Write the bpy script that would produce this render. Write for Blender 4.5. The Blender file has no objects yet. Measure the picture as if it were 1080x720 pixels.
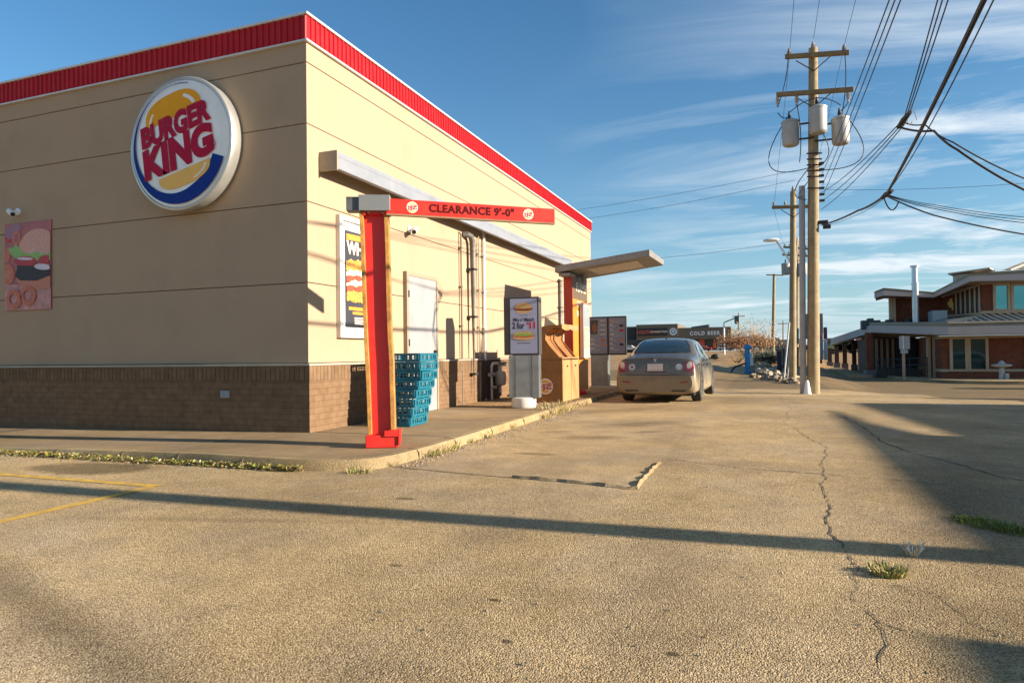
import bpy, bmesh, math, random
from mathutils import Vector, Matrix, noise as mnoise
from mathutils.bvhtree import BVHTree
random.seed(7)
S = bpy.context.scene
COL = S.collection
PI = math.pi
# ------------------------------------------------------------------ camera
CH, CF, YAW, PITCH, ROLL = 1.14, 709.21, -.361029, .0176982, -.012525
cf = Vector((math.sin(YAW)*math.cos(PITCH), math.cos(YAW)*math.cos(PITCH), math.sin(PITCH)))
cr0 = Vector((math.cos(YAW), -math.sin(YAW), 0)); cu0 = cr0.cross(cf)
cr = cr0*math.cos(ROLL) + cu0*math.sin(ROLL); cu = cu0*math.cos(ROLL) - cr0*math.sin(ROLL)
cam = bpy.data.cameras.new('camera'); camo = bpy.data.objects.new('camera', cam); COL.objects.link(camo)
cam.sensor_fit = 'HORIZONTAL'; cam.sensor_width = 36; cam.lens = CF/1080*36; cam.clip_end = 6000; cam.clip_start = .05
m = Matrix((cr, cu, -cf)).transposed().to_4x4(); m.translation = Vector((0, 0, CH)); camo.matrix_world = m
S.camera = camo
# a measuring helper: where the sight line of a photo pixel meets a real plane (metres)
def ray(x, y): return cf + cr*((x-540)/CF) + cu*((360-y)/CF)
def gz(x, y, z=0): d = ray(x, y); return Vector((0, 0, CH)) + d*((z-CH)/d.z)
def gx(x, y, X): d = ray(x, y); return Vector((0, 0, CH)) + d*(X/d.x)
def gy(x, y, Y): d = ray(x, y); return Vector((0, 0, CH)) + d*(Y/d.y)
# ------------------------------------------------------------------ light
SUN_EL, SUN_AZ = math.radians(16.5), math.radians(2.0)      # sun stands towards +X, a hair towards +Y
w = bpy.data.worlds.new('World'); S.world = w; w.use_nodes = True
nt = w.node_tree; nt.nodes.clear()
def N(nt, t, **k):
    n = nt.nodes.new(t)
    for a, b in k.items():
        if hasattr(n, a): setattr(n, a, b)
        else: n.inputs[a.replace('_', ' ')].default_value = b
    return n
L = lambda nt, a, b: nt.links.new(a, b)
sky = N(nt, 'ShaderNodeTexSky', sky_type='NISHITA', sun_disc=False, altitude=600, air_density=1.25, dust_density=.35, ozone_density=1.4)
sky.sun_elevation = SUN_EL; sky.sun_rotation = PI/2 - SUN_AZ
tc = N(nt, 'ShaderNodeTexCoord')
sep = N(nt, 'ShaderNodeSeparateXYZ'); L(nt, tc.outputs['Generated'], sep.inputs[0])
def M_(nt, op, a, b=None, c=None, clamp=False):
    n = nt.nodes.new('ShaderNodeMath'); n.operation = op; n.use_clamp = clamp
    for i, v in enumerate((a, b, c)):
        if v is None: continue
        if isinstance(v, (int, float)): n.inputs[i].default_value = v
        else: L(nt, v, n.inputs[i])
    return n.outputs[0]
# high thin cloud sheet: direction projected on a plane overhead
zc = M_(nt, 'MAXIMUM', sep.outputs[2], .0)
zc = M_(nt, 'ADD', zc, .12)
px_ = M_(nt, 'DIVIDE', sep.outputs[0], zc); py_ = M_(nt, 'DIVIDE', sep.outputs[1], zc)
cmb = N(nt, 'ShaderNodeCombineXYZ'); L(nt, px_, cmb.inputs[0]); L(nt, py_, cmb.inputs[1])
mp = N(nt, 'ShaderNodeMapping'); mp.inputs['Rotation'].default_value = (0, 0, math.radians(-52)); mp.inputs['Scale'].default_value = (.55, 1.5, 1)
L(nt, cmb.outputs[0], mp.inputs[0])
n1 = N(nt, 'ShaderNodeTexNoise'); n1.inputs['Scale'].default_value = 1.5; n1.inputs['Detail'].default_value = 9; n1.inputs['Roughness'].default_value = .62; n1.inputs['Distortion'].default_value = .9
L(nt, mp.outputs[0], n1.inputs['Vector'])
n2 = N(nt, 'ShaderNodeTexNoise'); n2.inputs['Scale'].default_value = .33; n2.inputs['Detail'].default_value = 2
L(nt, cmb.outputs[0], n2.inputs['Vector'])
a = M_(nt, 'MULTIPLY_ADD', n1.outputs[0], 3.0, -1.30)
b = M_(nt, 'ADD', M_(nt, 'MULTIPLY_ADD', n2.outputs[0], 2.2, -.42), M_(nt, 'MULTIPLY', M_(nt, 'SUBTRACT', sep.outputs[0], .05), 1.5), None, True)      # more veil towards the sun side
hz = M_(nt, 'SUBTRACT', 1.0, M_(nt, 'MULTIPLY', sep.outputs[2], 1.5), None, True)      # more cloud seen edge-on near the horizon
cm = M_(nt, 'MULTIPLY', M_(nt, 'MULTIPLY', a, b, None, True), M_(nt, 'MULTIPLY_ADD', hz, 1.2, .55), None, True)
mx = N(nt, 'ShaderNodeMixRGB'); L(nt, cm, mx.inputs[0]); mx.inputs[2].default_value = (7.6, 8.4, 9.0, 1)
SKYB = .0485
tint = N(nt, 'ShaderNodeMixRGB', blend_type='MULTIPLY'); tint.inputs[0].default_value = 1; tint.inputs[2].default_value = (.56, 1.06, 1.44, 1)
L(nt, sky.outputs[0], tint.inputs[1]); 
hzf = M_(nt, 'MULTIPLY', M_(nt, 'POWER', M_(nt, 'SUBTRACT', 1.0, M_(nt, 'MAXIMUM', sep.outputs[2], 0.0)), 7.0), .92)     # pale air low over the horizon
hm = N(nt, 'ShaderNodeMixRGB'); L(nt, hzf, hm.inputs[0]); L(nt, tint.outputs[0], hm.inputs[1]); hm.inputs[2].default_value = (4.5, 6.0, 7.1, 1); L(nt, hm.outputs[0], mx.inputs[1])
bg = N(nt, 'ShaderNodeBackground'); bg.inputs['Strength'].default_value = SKYB
L(nt, mx.outputs[0], bg.inputs[0]); ow = N(nt, 'ShaderNodeOutputWorld'); L(nt, bg.outputs[0], ow.inputs[0])
sun = bpy.data.lights.new('sun', 'SUN'); suno = bpy.data.objects.new('sun', sun); COL.objects.link(suno)
sun.energy = 5.0; sun.angle = math.radians(.53); sun.color = (1, .86, .69)
sd = Vector((math.cos(SUN_EL)*math.cos(SUN_AZ), math.cos(SUN_EL)*math.sin(SUN_AZ), math.sin(SUN_EL)))
suno.rotation_euler = sd.to_track_quat('Z', 'Y').to_euler()
vs = S.view_settings; vs.view_transform = 'Standard'; vs.look = 'None'; vs.exposure = 1.23; vs.gamma = 1; vs.use_curve_mapping = False
# ------------------------------------------------------------------ materials
def srgb(h):
    c = [int(h[i:i+2], 16)/255 for i in (0, 2, 4)]
    return tuple(((v+.055)/1.055)**2.4 if v > .04 else v/12.92 for v in c) + (1,)
MATS = {}
def mat(name, col, rough=.6, metal=0, var=.12, scale=3, bump=0, bscale=60, dirt=None, spec=.5, coat=0, emis=None, alpha=None):
    """procedural: base colour broken up by two scales of noise, optional bump and dirt"""
    if name in MATS: return MATS[name]
    m = bpy.data.materials.new(name); m.use_nodes = True; nt = m.node_tree; p = nt.nodes['Principled BSDF']
    if isinstance(col, str): col = srgb(col)
    if len(col) == 3: col = tuple(col)+(1,)
    p.inputs['Roughness'].default_value = rough; p.inputs['Metallic'].default_value = metal; p.inputs['Specular IOR Level'].default_value = spec
    p.inputs['Coat Weight'].default_value = coat
    tc = N(nt, 'ShaderNodeTexCoord'); vec = tc.outputs['Object']
    nz = N(nt, 'ShaderNodeTexNoise'); nz.inputs['Scale'].default_value = scale; nz.inputs['Detail'].default_value = 8; nz.inputs['Roughness'].default_value = .6; L(nt, vec, nz.inputs['Vector'])
    mr = N(nt, 'ShaderNodeMapRange'); mr.inputs[1].default_value = .3; mr.inputs[2].default_value = .7; mr.inputs[3].default_value = 1-var; mr.inputs[4].default_value = 1+var
    L(nt, nz.outputs[0], mr.inputs[0])
    mul = N(nt, 'ShaderNodeVectorMath', operation='SCALE'); mul.inputs[0].default_value = col[:3]; L(nt, mr.outputs[0], mul.inputs['Scale'])
    out = mul.outputs[0]
    if dirt:
        dcol, amt, dsc = dirt
        n2 = N(nt, 'ShaderNodeTexNoise'); n2.inputs['Scale'].default_value = dsc; n2.inputs['Detail'].default_value = 10; n2.inputs['Roughness'].default_value = .7; L(nt, vec, n2.inputs['Vector'])
        r2 = N(nt, 'ShaderNodeMapRange'); r2.inputs[1].default_value = .5; r2.inputs[2].default_value = .72; r2.inputs[3].default_value = 0; r2.inputs[4].default_value = amt; L(nt, n2.outputs[0], r2.inputs[0])
        mx = N(nt, 'ShaderNodeMixRGB'); L(nt, r2.outputs[0], mx.inputs[0]); L(nt, out, mx.inputs[1]); mx.inputs[2].default_value = dcol if len(dcol) == 4 else tuple(dcol)+(1,)
        out = mx.outputs[0]
    L(nt, out, p.inputs['Base Color'])
    if bump:
        nb = N(nt, 'ShaderNodeTexNoise'); nb.inputs['Scale'].default_value = bscale; nb.inputs['Detail'].default_value = 6; nb.inputs['Roughness'].default_value = .6; L(nt, vec, nb.inputs['Vector'])
        bp = N(nt, 'ShaderNodeBump'); bp.inputs['Strength'].default_value = bump; bp.inputs['Distance'].default_value = .01; L(nt, nb.outputs[0], bp.inputs['Height']); L(nt, bp.outputs[0], p.inputs['Normal'])
    if emis: p.inputs['Emission Color'].default_value = col; p.inputs['Emission Strength'].default_value = emis
    MATS[name] = m; return m
def add_streaks(m, col, amt, sx=7, sz=.35, lo=.5, hi=.75):
    nt = m.node_tree; p = nt.nodes['Principled BSDF']; src = p.inputs['Base Color'].links[0].from_socket
    tc = N(nt, 'ShaderNodeTexCoord'); mp = N(nt, 'ShaderNodeMapping'); mp.inputs['Scale'].default_value = (sx, sx, sz); L(nt, tc.outputs['Object'], mp.inputs[0])
    n = N(nt, 'ShaderNodeTexNoise'); n.inputs['Scale'].default_value = 1; n.inputs['Detail'].default_value = 8; n.inputs['Roughness'].default_value = .65; L(nt, mp.outputs[0], n.inputs['Vector'])
    r = N(nt, 'ShaderNodeMapRange'); r.inputs[1].default_value = lo; r.inputs[2].default_value = hi; r.inputs[4].default_value = amt; L(nt, n.outputs[0], r.inputs[0])
    mx = N(nt, 'ShaderNodeMixRGB'); L(nt, r.outputs[0], mx.inputs[0]); L(nt, src, mx.inputs[1]); mx.inputs[2].default_value = col+(1,); L(nt, mx.outputs[0], p.inputs['Base Color']); return m
def brick_mat(name, c1, c2, mortar, bw, rh, ms=.006, offset=.5, bump=.5):
    if name in MATS: return MATS[name]
    m = bpy.data.materials.new(name); m.use_nodes = True; nt = m.node_tree; p = nt.nodes['Principled BSDF']; p.inputs['Roughness'].default_value = .9; p.inputs['Specular IOR Level'].default_value = .2
    tc = N(nt, 'ShaderNodeTexCoord'); sp = N(nt, 'ShaderNodeSeparateXYZ'); L(nt, tc.outputs['Object'], sp.inputs[0])
    cb = N(nt, 'ShaderNodeCombineXYZ'); L(nt, M_(nt, 'ADD', sp.outputs[0], sp.outputs[1]), cb.inputs[0]); L(nt, sp.outputs[2], cb.inputs[1])
    br = N(nt, 'ShaderNodeTexBrick'); br.offset = offset; L(nt, cb.outputs[0], br.inputs['Vector'])
    br.inputs['Color1'].default_value = c1+(1,); br.inputs['Color2'].default_value = c2+(1,); br.inputs['Mortar'].default_value = mortar+(1,)
    br.inputs['Scale'].default_value = 1; br.inputs['Brick Width'].default_value = bw; br.inputs['Row Height'].default_value = rh; br.inputs['Mortar Size'].default_value = ms; br.inputs['Mortar Smooth'].default_value = .3
    nz = N(nt, 'ShaderNodeTexNoise'); nz.inputs['Scale'].default_value = 9; nz.inputs['Detail'].default_value = 9; L(nt, tc.outputs['Object'], nz.inputs['Vector'])
    mr = N(nt, 'ShaderNodeMapRange'); mr.inputs[1].default_value = .3; mr.inputs[2].default_value = .7; mr.inputs[3].default_value = .82; mr.inputs[4].default_value = 1.16; L(nt, nz.outputs[0], mr.inputs[0])
    mul = N(nt, 'ShaderNodeVectorMath', operation='SCALE'); L(nt, br.outputs[0], mul.inputs[0]); L(nt, mr.outputs[0], mul.inputs['Scale']); L(nt, mul.outputs[0], p.inputs['Base Color'])
    nb = N(nt, 'ShaderNodeTexNoise'); nb.inputs['Scale'].default_value = 70; nb.inputs['Detail'].default_value = 5; L(nt, tc.outputs['Object'], nb.inputs['Vector'])
    h = M_(nt, 'SUBTRACT', M_(nt, 'MULTIPLY', nb.outputs[0], .4), br.outputs['Fac'])
    bp = N(nt, 'ShaderNodeBump'); bp.inputs['Strength'].default_value = bump; bp.inputs['Distance'].default_value = .006; L(nt, h, bp.inputs['Height']); L(nt, bp.outputs[0], p.inputs['Normal'])
    MATS[name] = m; return m
def ground_mat(name, c_dark, c_mid, c_light, grain=90, bump=1.0, patch=.35, stains_shade=()):
    """worn asphalt / concrete: aggregate grain, broad patches, tyre darkening, local dark marks, one a painted shadow, at fixed places"""
    if name in MATS: return MATS[name]
    m = bpy.data.materials.new(name); m.use_nodes = True; nt = m.node_tree; p = nt.nodes['Principled BSDF']; p.inputs['Roughness'].default_value = .95; p.inputs['Specular IOR Level'].default_value = .15
    tc = N(nt, 'ShaderNodeTexCoord'); v = tc.outputs['Object']
    def nz(s, d=6, r=.6, dist=0):
        n = N(nt, 'ShaderNodeTexNoise'); n.inputs['Scale'].default_value = s; n.inputs['Detail'].default_value = d; n.inputs['Roughness'].default_value = r; n.inputs['Distortion'].default_value = dist; L(nt, v, n.inputs['Vector']); return n.outputs[0]
    vo = N(nt, 'ShaderNodeTexVoronoi'); vo.inputs['Scale'].default_value = grain; L(nt, v, vo.inputs['Vector'])
    vo.inputs['Randomness'].default_value = 1
    rp = N(nt, 'ShaderNodeValToRGB'); rp.color_ramp.elements[0].position = .12; rp.color_ramp.elements[0].color = c_dark+(1,); rp.color_ramp.elements[1].position = .85; rp.color_ramp.elements[1].color = c_light+(1,)
    e = rp.color_ramp.elements.new(.45); e.color = c_mid+(1,)
    spn = N(nt, 'ShaderNodeSeparateColor'); L(nt, vo.outputs['Color'], spn.inputs[0])
    mixv = M_(nt, 'ADD', M_(nt, 'MULTIPLY', spn.outputs[0], .55), M_(nt, 'MULTIPLY', nz(grain*.9, 3), .42))
    L(nt, mixv, rp.inputs[0]); out = rp.outputs[0]
    bignz = nz(.33, 8, .62, .4)
    mr = N(nt, 'ShaderNodeMapRange'); mr.inputs[1].default_value = .32; mr.inputs[2].default_value = .68; mr.inputs[3].default_value = 1-patch; mr.inputs[4].default_value = 1+patch*.6; L(nt, bignz, mr.inputs[0])
    m2 = nz(2.7, 7, .6); mr2 = N(nt, 'ShaderNodeMapRange'); mr2.inputs[1].default_value = .3; mr2.inputs[2].default_value = .7; mr2.inputs[3].default_value = 1-patch*.45; mr2.inputs[4].default_value = 1+patch*.35; L(nt, m2, mr2.inputs[0])
    mul = N(nt, 'ShaderNodeVectorMath', operation='SCALE'); L(nt, out, mul.inputs[0]); L(nt, M_(nt, 'MULTIPLY', mr.outputs[0], mr2.outputs[0]), mul.inputs['Scale']); out = mul.outputs[0]
    vs_ = N(nt, 'ShaderNodeTexVoronoi'); vs_.inputs['Scale'].default_value = 1.25; L(nt, v, vs_.inputs['Vector'])      # chewing gum and oil drops
    sg_ = N(nt, 'ShaderNodeSeparateColor'); L(nt, vs_.outputs['Color'], sg_.inputs[0])
    rad = M_(nt, 'MULTIPLY', M_(nt, 'MAXIMUM', M_(nt, 'SUBTRACT', sg_.outputs[0], .55), 0.0), .085)
    dd = M_(nt, 'SUBTRACT', M_(nt, 'ADD', vs_.outputs['Distance'], M_(nt, 'MULTIPLY_ADD', nz(30, 3), .02, -.01)), rad)
    r_ = N(nt, 'ShaderNodeMapRange'); r_.inputs[1].default_value = -.004; r_.inputs[2].default_value = .006; r_.inputs[3].default_value = .5; r_.inputs[4].default_value = 1; L(nt, dd, r_.inputs[0])
    mul = N(nt, 'ShaderNodeVectorMath', operation='SCALE'); L(nt, out, mul.inputs[0]); L(nt, r_.outputs[0], mul.inputs['Scale']); out = mul.outputs[0]
    gm = N(nt, 'ShaderNodeMixRGB'); L(nt, M_(nt, 'MULTIPLY_ADD', nz(.55, 7, .65, .6), 2.6, -1.15, True), gm.inputs[0]); L(nt, out, gm.inputs[1])      # greyer, binder-rich areas
    hsv = N(nt, 'ShaderNodeHueSaturation'); hsv.inputs['Saturation'].default_value = .72; hsv.inputs['Value'].default_value = .86; L(nt, out, hsv.inputs['Color']); L(nt, hsv.outputs[0], gm.inputs[2]); out = gm.outputs[0]
    wob = nz(3.5, 6, .7)
    for (sx, sy, rx, ry, rot, amt, soft) in stains_shade:
        mp = N(nt, 'ShaderNodeMapping', vector_type='TEXTURE'); mp.inputs['Location'].default_value = (sx, sy, 0); mp.inputs['Rotation'].default_value = (0, 0, rot); mp.inputs['Scale'].default_value = (rx, ry, 1000); L(nt, v, mp.inputs[0])
        ln = N(nt, 'ShaderNodeVectorMath', operation='LENGTH'); L(nt, mp.outputs[0], ln.inputs[0])
        d = M_(nt, 'ADD', ln.outputs['Value'], M_(nt, 'MULTIPLY_ADD', wob, .9, -.45))
        r_ = N(nt, 'ShaderNodeMapRange'); r_.inputs[1].default_value = 1-soft; r_.inputs[2].default_value = 1+soft*.3; r_.inputs[3].default_value = 1-amt; r_.inputs[4].default_value = 1; r_.clamp = True; L(nt, d, r_.inputs[0])
        mul = N(nt, 'ShaderNodeVectorMath', operation='SCALE'); L(nt, out, mul.inputs[0]); L(nt, r_.outputs[0], mul.inputs['Scale']); out = mul.outputs[0]
    L(nt, out, p.inputs['Base Color'])
    h = M_(nt, 'ADD', M_(nt, 'MULTIPLY', vo.outputs['Distance'], -.9), M_(nt, 'MULTIPLY', nz(grain*.35, 6, .65), 1.3))
    bp = N(nt, 'ShaderNodeBump'); bp.inputs['Strength'].default_value = bump; bp.inputs['Distance'].default_value = .012; L(nt, h, bp.inputs['Height']); L(nt, bp.outputs[0], p.inputs['Normal'])
    MATS[name] = m; return m
# ------------------------------------------------------------------ mesh helpers
def tag(o, label=None, cat=None, group=None, kind=None):
    if label: o['label'] = label
    if cat: o['category'] = cat
    if group: o['group'] = group
    if kind: o['kind'] = kind
    return o
def thing(name, label, cat, loc=(0, 0, 0), group=None, rz=0):
    o = bpy.data.objects.new(name, None); o.empty_display_size = .2; COL.objects.link(o); o.location = loc; o.rotation_euler.z = rz
    return tag(o, label, cat, group)
class MB:
    def __init__(s): s.v = []; s.f = []; s.mi = []; s.mats = []
    def m(s, mt):
        if mt not in s.mats: s.mats.append(mt)
        return s.mats.index(mt)
    def add(s, vs, fs, mt=None, M=None):
        o = len(s.v); s.v += [(M @ Vector(v)) if M else Vector(v) for v in vs]
        k = s.m(mt) if mt else 0
        for f in fs: s.f.append([i+o for i in f]); s.mi.append(k)
        return s
    def box(s, a, b, mt=None, M=None):
        x0, y0, z0 = [min(a[i], b[i]) for i in range(3)]; x1, y1, z1 = [max(a[i], b[i]) for i in range(3)]
        vs = [(x0,y0,z0),(x1,y0,z0),(x1,y1,z0),(x0,y1,z0),(x0,y0,z1),(x1,y0,z1),(x1,y1,z1),(x0,y1,z1)]
        return s.add(vs, [(0,3,2,1),(4,5,6,7),(0,1,5,4),(1,2,6,5),(2,3,7,6),(3,0,4,7)], mt, M)
    def slab(s, pts, ext, mt=None, M=None):
        """polygon pts swept by vector ext"""
        n = len(pts); e = Vector(ext); P = [Vector(p) for p in pts]; Q = [p+e for p in P]
        nrm = Vector((0,0,0))
        for i in range(n): nrm += P[i].cross(P[(i+1) % n])
        if nrm.dot(e) > 0: P.reverse(); Q.reverse()
        return s.add(P+Q, [tuple(range(n)), tuple(range(2*n-1, n-1, -1))]+[(i, n+i, n+(i+1) % n, (i+1) % n) for i in range(n)], mt, M)
    def poly(s, pts, mt=None, M=None): return s.add(pts, [tuple(range(len(pts)))], mt, M)
    def tube(s, pts, r, mt=None, n=8, M=None, caps=True):
        P = [Vector(p) for p in pts]; R = r if isinstance(r, (list, tuple)) else [r]*len(P)
        o = len(s.v); k = s.m(mt) if mt else 0; ref = None
        for i, p in enumerate(P):
            t = (P[min(i+1, len(P)-1)]-P[max(i-1, 0)]).normalized()
            if ref is None: ref = Vector((0,0,1)) if abs(t.z) < .9 else Vector((1,0,0))
            a = ref.cross(t).normalized(); b = t.cross(a).normalized(); ref = b.copy() if False else ref
            for j in range(n):
                q = p+(a*math.cos(2*PI*j/n)+b*math.sin(2*PI*j/n))*R[i]; s.v.append(M @ q if M else q)
        for i in range(len(P)-1):
            for j in range(n):
                s.f.append([o+i*n+j, o+i*n+(j+1) % n, o+(i+1)*n+(j+1) % n, o+(i+1)*n+j]); s.mi.append(k)
        if caps:
            s.f.append([o+j for j in range(n)][::-1]); s.mi.append(k); s.f.append([o+(len(P)-1)*n+j for j in range(n)]); s.mi.append(k)
        return s
    def lathe(s, prof, c=(0,0,0), mt=None, n=24, M=None):
        o = len(s.v); k = s.m(mt) if mt else 0; c = Vector(c)
        for (r, z) in prof:
            for j in range(n):
                q = c+Vector((r*math.cos(2*PI*j/n), r*math.sin(2*PI*j/n), z)); s.v.append(M @ q if M else q)
        for i in range(len(prof)-1):
            for j in range(n): s.f.append([o+i*n+j, o+i*n+(j+1) % n, o+(i+1)*n+(j+1) % n, o+(i+1)*n+j]); s.mi.append(k)
        s.f.append([o+j for j in range(n)][::-1]); s.mi.append(k); s.f.append([o+(len(prof)-1)*n+j for j in range(n)]); s.mi.append(k)
        return s
    def blob(s, c, r, mt=None, seed=0, sub=1, rough=.3):
        bm = bmesh.new(); bmesh.ops.create_icosphere(bm, subdivisions=sub, radius=1); vs = []
        r = Vector(r if isinstance(r, (list, tuple)) else (r, r, r))
        for v in bm.verts:
            d = 1+rough*(mnoise.noise(v.co*1.7+Vector((seed*3.1, seed, 0)))*1.6)
            vs.append(Vector((v.co.x*r.x, v.co.y*r.y, v.co.z*r.z))*d+Vector(c))
        fs = [[v.index for v in f.verts] for f in bm.faces]; bm.free(); return s.add(vs, fs, mt)
    def build(s, name, mt=None, parent=None, bevel=0, smooth=False, seg=2, label=None, world=True):
        me = bpy.data.meshes.new(name); me.from_pydata([tuple(v) for v in s.v], [], s.f); me.validate()
        mats = s.mats if s.mats else ([mt] if mt else [])
        for q in mats: me.materials.append(q)
        if s.mats and len(me.polygons) == len(s.mi): me.polygons.foreach_set('material_index', s.mi)
        o = bpy.data.objects.new(name, me); COL.objects.link(o)
        if parent:
            o.parent = parent
            if world:      # vertices given in world space: bring them into the parent's space
                off = Vector(parent.location); p = parent
                while p.parent: p = p.parent; off = off + Vector(p.location)
                me.transform(Matrix.Translation(-off)) if parent.rotation_euler.z == 0 else me.transform(parent.matrix_basis.inverted())
        if smooth:
            me.polygons.foreach_set('use_smooth', [True]*len(me.polygons))
            try: me.set_sharp_from_angle(angle=math.radians(38))
            except Exception: pass
        if bevel:
            b = o.modifiers.new('bevel', 'BEVEL'); b.width = bevel; b.segments = seg; b.limit_method = 'ANGLE'; b.angle_limit = math.radians(40)
        if label: o['label'] = label
        return o
def struct(o): o['kind'] = 'structure'; return o
def frame(o, u, n):
    """matrix whose local x runs along u, y up the sheet, z out along n"""
    u = Vector(u).normalized(); n = Vector(n).normalized(); v = n.cross(u).normalized()
    M = Matrix((u, v, n)).transposed().to_4x4(); M.translation = Vector(o); return M
def text_mesh(body, size, bold=.0, shear=0, sx=1, align='CENTER', spacing=1.0, res=3):
    c = bpy.data.curves.new('t', 'FONT'); c.body = body; c.size = size; c.offset = bold; c.shear = shear; c.align_x = align; c.align_y = 'CENTER'; c.space_character = spacing; c.resolution_u = res
    o = bpy.data.objects.new('t', c); COL.objects.link(o); bpy.context.view_layer.update()
    me = bpy.data.meshes.new_from_object(o.evaluated_get(bpy.context.evaluated_depsgraph_get()))
    vs = [Vector((v.co.x*sx, v.co.y, v.co.z)) for v in me.vertices]; fs = [list(p.vertices) for p in me.polygons]
    bpy.data.objects.remove(o); bpy.data.curves.remove(c); bpy.data.meshes.remove(me)
    return vs, fs
def put_text(mb, body, size, M, x, y, z, mt, bold=0, shear=0, sx=1, rot=0, align='CENTER', warp=None, spacing=1.0):
    vs, fs = text_mesh(body, size, bold, shear, sx, align, spacing)
    c, s_ = math.cos(rot), math.sin(rot); out = []
    for v in vs:
        q = Vector((v.x*c-v.y*s_+x, v.x*s_+v.y*c+y, z))
        if warp: q = warp(q)
        out.append(q)
    mb.add(out, fs, mt, M)
def ell(cx, cy, rx, ry, n=28, rot=0, a0=0, a1=2*PI):
    out = []
    closed = abs(a1-a0-2*PI) < 1e-6
    for i in range(n if closed else n+1):
        t = a0+(a1-a0)*i/n; x, y = rx*math.cos(t), ry*math.sin(t)
        out.append((cx+x*math.cos(rot)-y*math.sin(rot), cy+x*math.sin(rot)+y*math.cos(rot)))
    return out
def flat(mb, pts, z, mt, M): mb.poly([(p[0], p[1], z) for p in pts], mt, M)
# shared colours
STUCCO = mat('stucco', (.405, .298, .203), .92, var=.09, scale=.9, bump=.35, bscale=180, dirt=((.30, .21, .125), .30, .9), spec=.2); add_streaks(STUCCO, (.27, .195, .12), .09, 3.5, .5)
STUCCO2 = mat('stucco_joint', (.10, .085, .06), .95)
BRICK = brick_mat('brown_brick', (.20, .125, .071), (.18, .11, .061), (.14, .09, .05), .205, .0855, .005)
SOLD = brick_mat('brown_soldier_brick', (.20, .125, .071), (.16, .10, .055), (.085, .055, .032), .082, 2.0, .007, 0)
RED = mat('red_metal', (.44, .008, .014), .5, var=.08, dirt=((.4, .06, .06), .2, 5), spec=.3)
GREYMETAL = mat('grey_flashing', (.36, .36, .36), .5, .3)
GALV = mat('galvanised_steel', (.30, .32, .32), .42, .7, var=.18, scale=6, dirt=((.12, .11, .1), .4, 3))
WHITE = mat('white_paint', (.78, .78, .76), .5, dirt=((.5, .45, .35), .25, 6))
BLACK = mat('black_plastic', (.02, .02, .022), .5)
DARK = mat('dark_steel', (.05, .05, .055), .5, .4)
WOODP = mat('pole_wood', (.31, .24, .135), .85, var=.22, scale=5, bump=.4, bscale=30, dirt=((.15, .10, .05), .5, 4)); add_streaks(WOODP, (.10, .07, .04), .7, 30, .8, .52, .68)
CONC = ground_mat('concrete_walk', (0.230, 0.157, 0.084), (0.339, 0.238, 0.126), (0.435, 0.304, 0.165), grain=160, bump=.35, patch=.35)
CURB = ground_mat('concrete_kerb', (0.259, 0.184, 0.090), (0.388, 0.286, 0.150), (0.494, 0.367, 0.194), grain=110, bump=.8, patch=.4)
ASPH = ground_mat('worn_asphalt', (.21, .142, .072), (.49, .35, .175), (.80, .60, .34), grain=130, bump=.9, patch=.34,
    stains_shade=[(-6.6, 5.0, .8, .36, .1, .58, .25), (-5.0, 2.2, .5, 3, .8, .16, .8), (-.6, 4.5, .28, 9, .12, .14, .8), (.9, 9, .3, 7, .05, .14, .8), (-1.6, 3.9, .5, .3, .4, .2, .8), (-2.2, 8.8, .5, .25, .3, .3, .6), (-2.0, 10.2, .9, .35, .8, .28, .7), (-2.9, 2.05, 2.2, .16, -.34, .42, .8), (-3.6, 3.7, 1.2, .07, .25, .25, .8),  # the slanted near-left band is a soft wire shadow painted in
            (-1.6, 13.5, .35, 4, .0, .18, .8), (-3.0, 13.5, .35, 4, .0, .18, .8), (-.35, 2.6, .035, .02, 0, .7, .4), (-.98, 2.5, .03, .02, 0, .7, .4), (-1.2, 2.9, .035, .02, 0, .7, .4), (-2.7, 4.7, .09, .05, 0, .5, .4), (-1.9, 3.2, .04, .03, 0, .6, .4), (.8, 3.3, .6, .5, 0, .3, .7), (1.4, 6, .7, 3.2, -.15, .28, .8), (-2.5, 6.9, .3, .1, 0, .4, .5)])
SLABM = ground_mat('old_patch', (.26, .18, .09), (.46, .325, .165), (.66, .49, .27), grain=130, bump=.6, patch=.35,
    stains_shade=[(-2.2, 8.8, .5, .25, .3, .35, .6), (-1.9, 10.6, 1.0, .35, .8, .33, .7), (-2.45, 7.2, .28, .1, 0, .45, .4), (-1.6, 9.6, .3, .12, .5, .4, .5), (-2.9, 9.3, .3, .14, .5, .3, .5), (-2.5, 13, 1.2, .6, .5, .25, .8)])
STREET = ground_mat('street_asphalt', (0.120, 0.078, 0.038), (0.230, 0.157, 0.076), (0.359, 0.252, 0.123), grain=120, bump=.5, patch=.15)
DIRTM = ground_mat('dry_dirt', (0.232, 0.138, 0.059), (0.372, 0.225, 0.099), (0.527, 0.338, 0.153), grain=60, bump=.8, patch=.3)
GRAVEL = ground_mat('gravel_dirt', (0.155, 0.094, 0.041), (0.341, 0.213, 0.099), (0.651, 0.438, 0.225), grain=45, bump=1, patch=.3)
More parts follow.
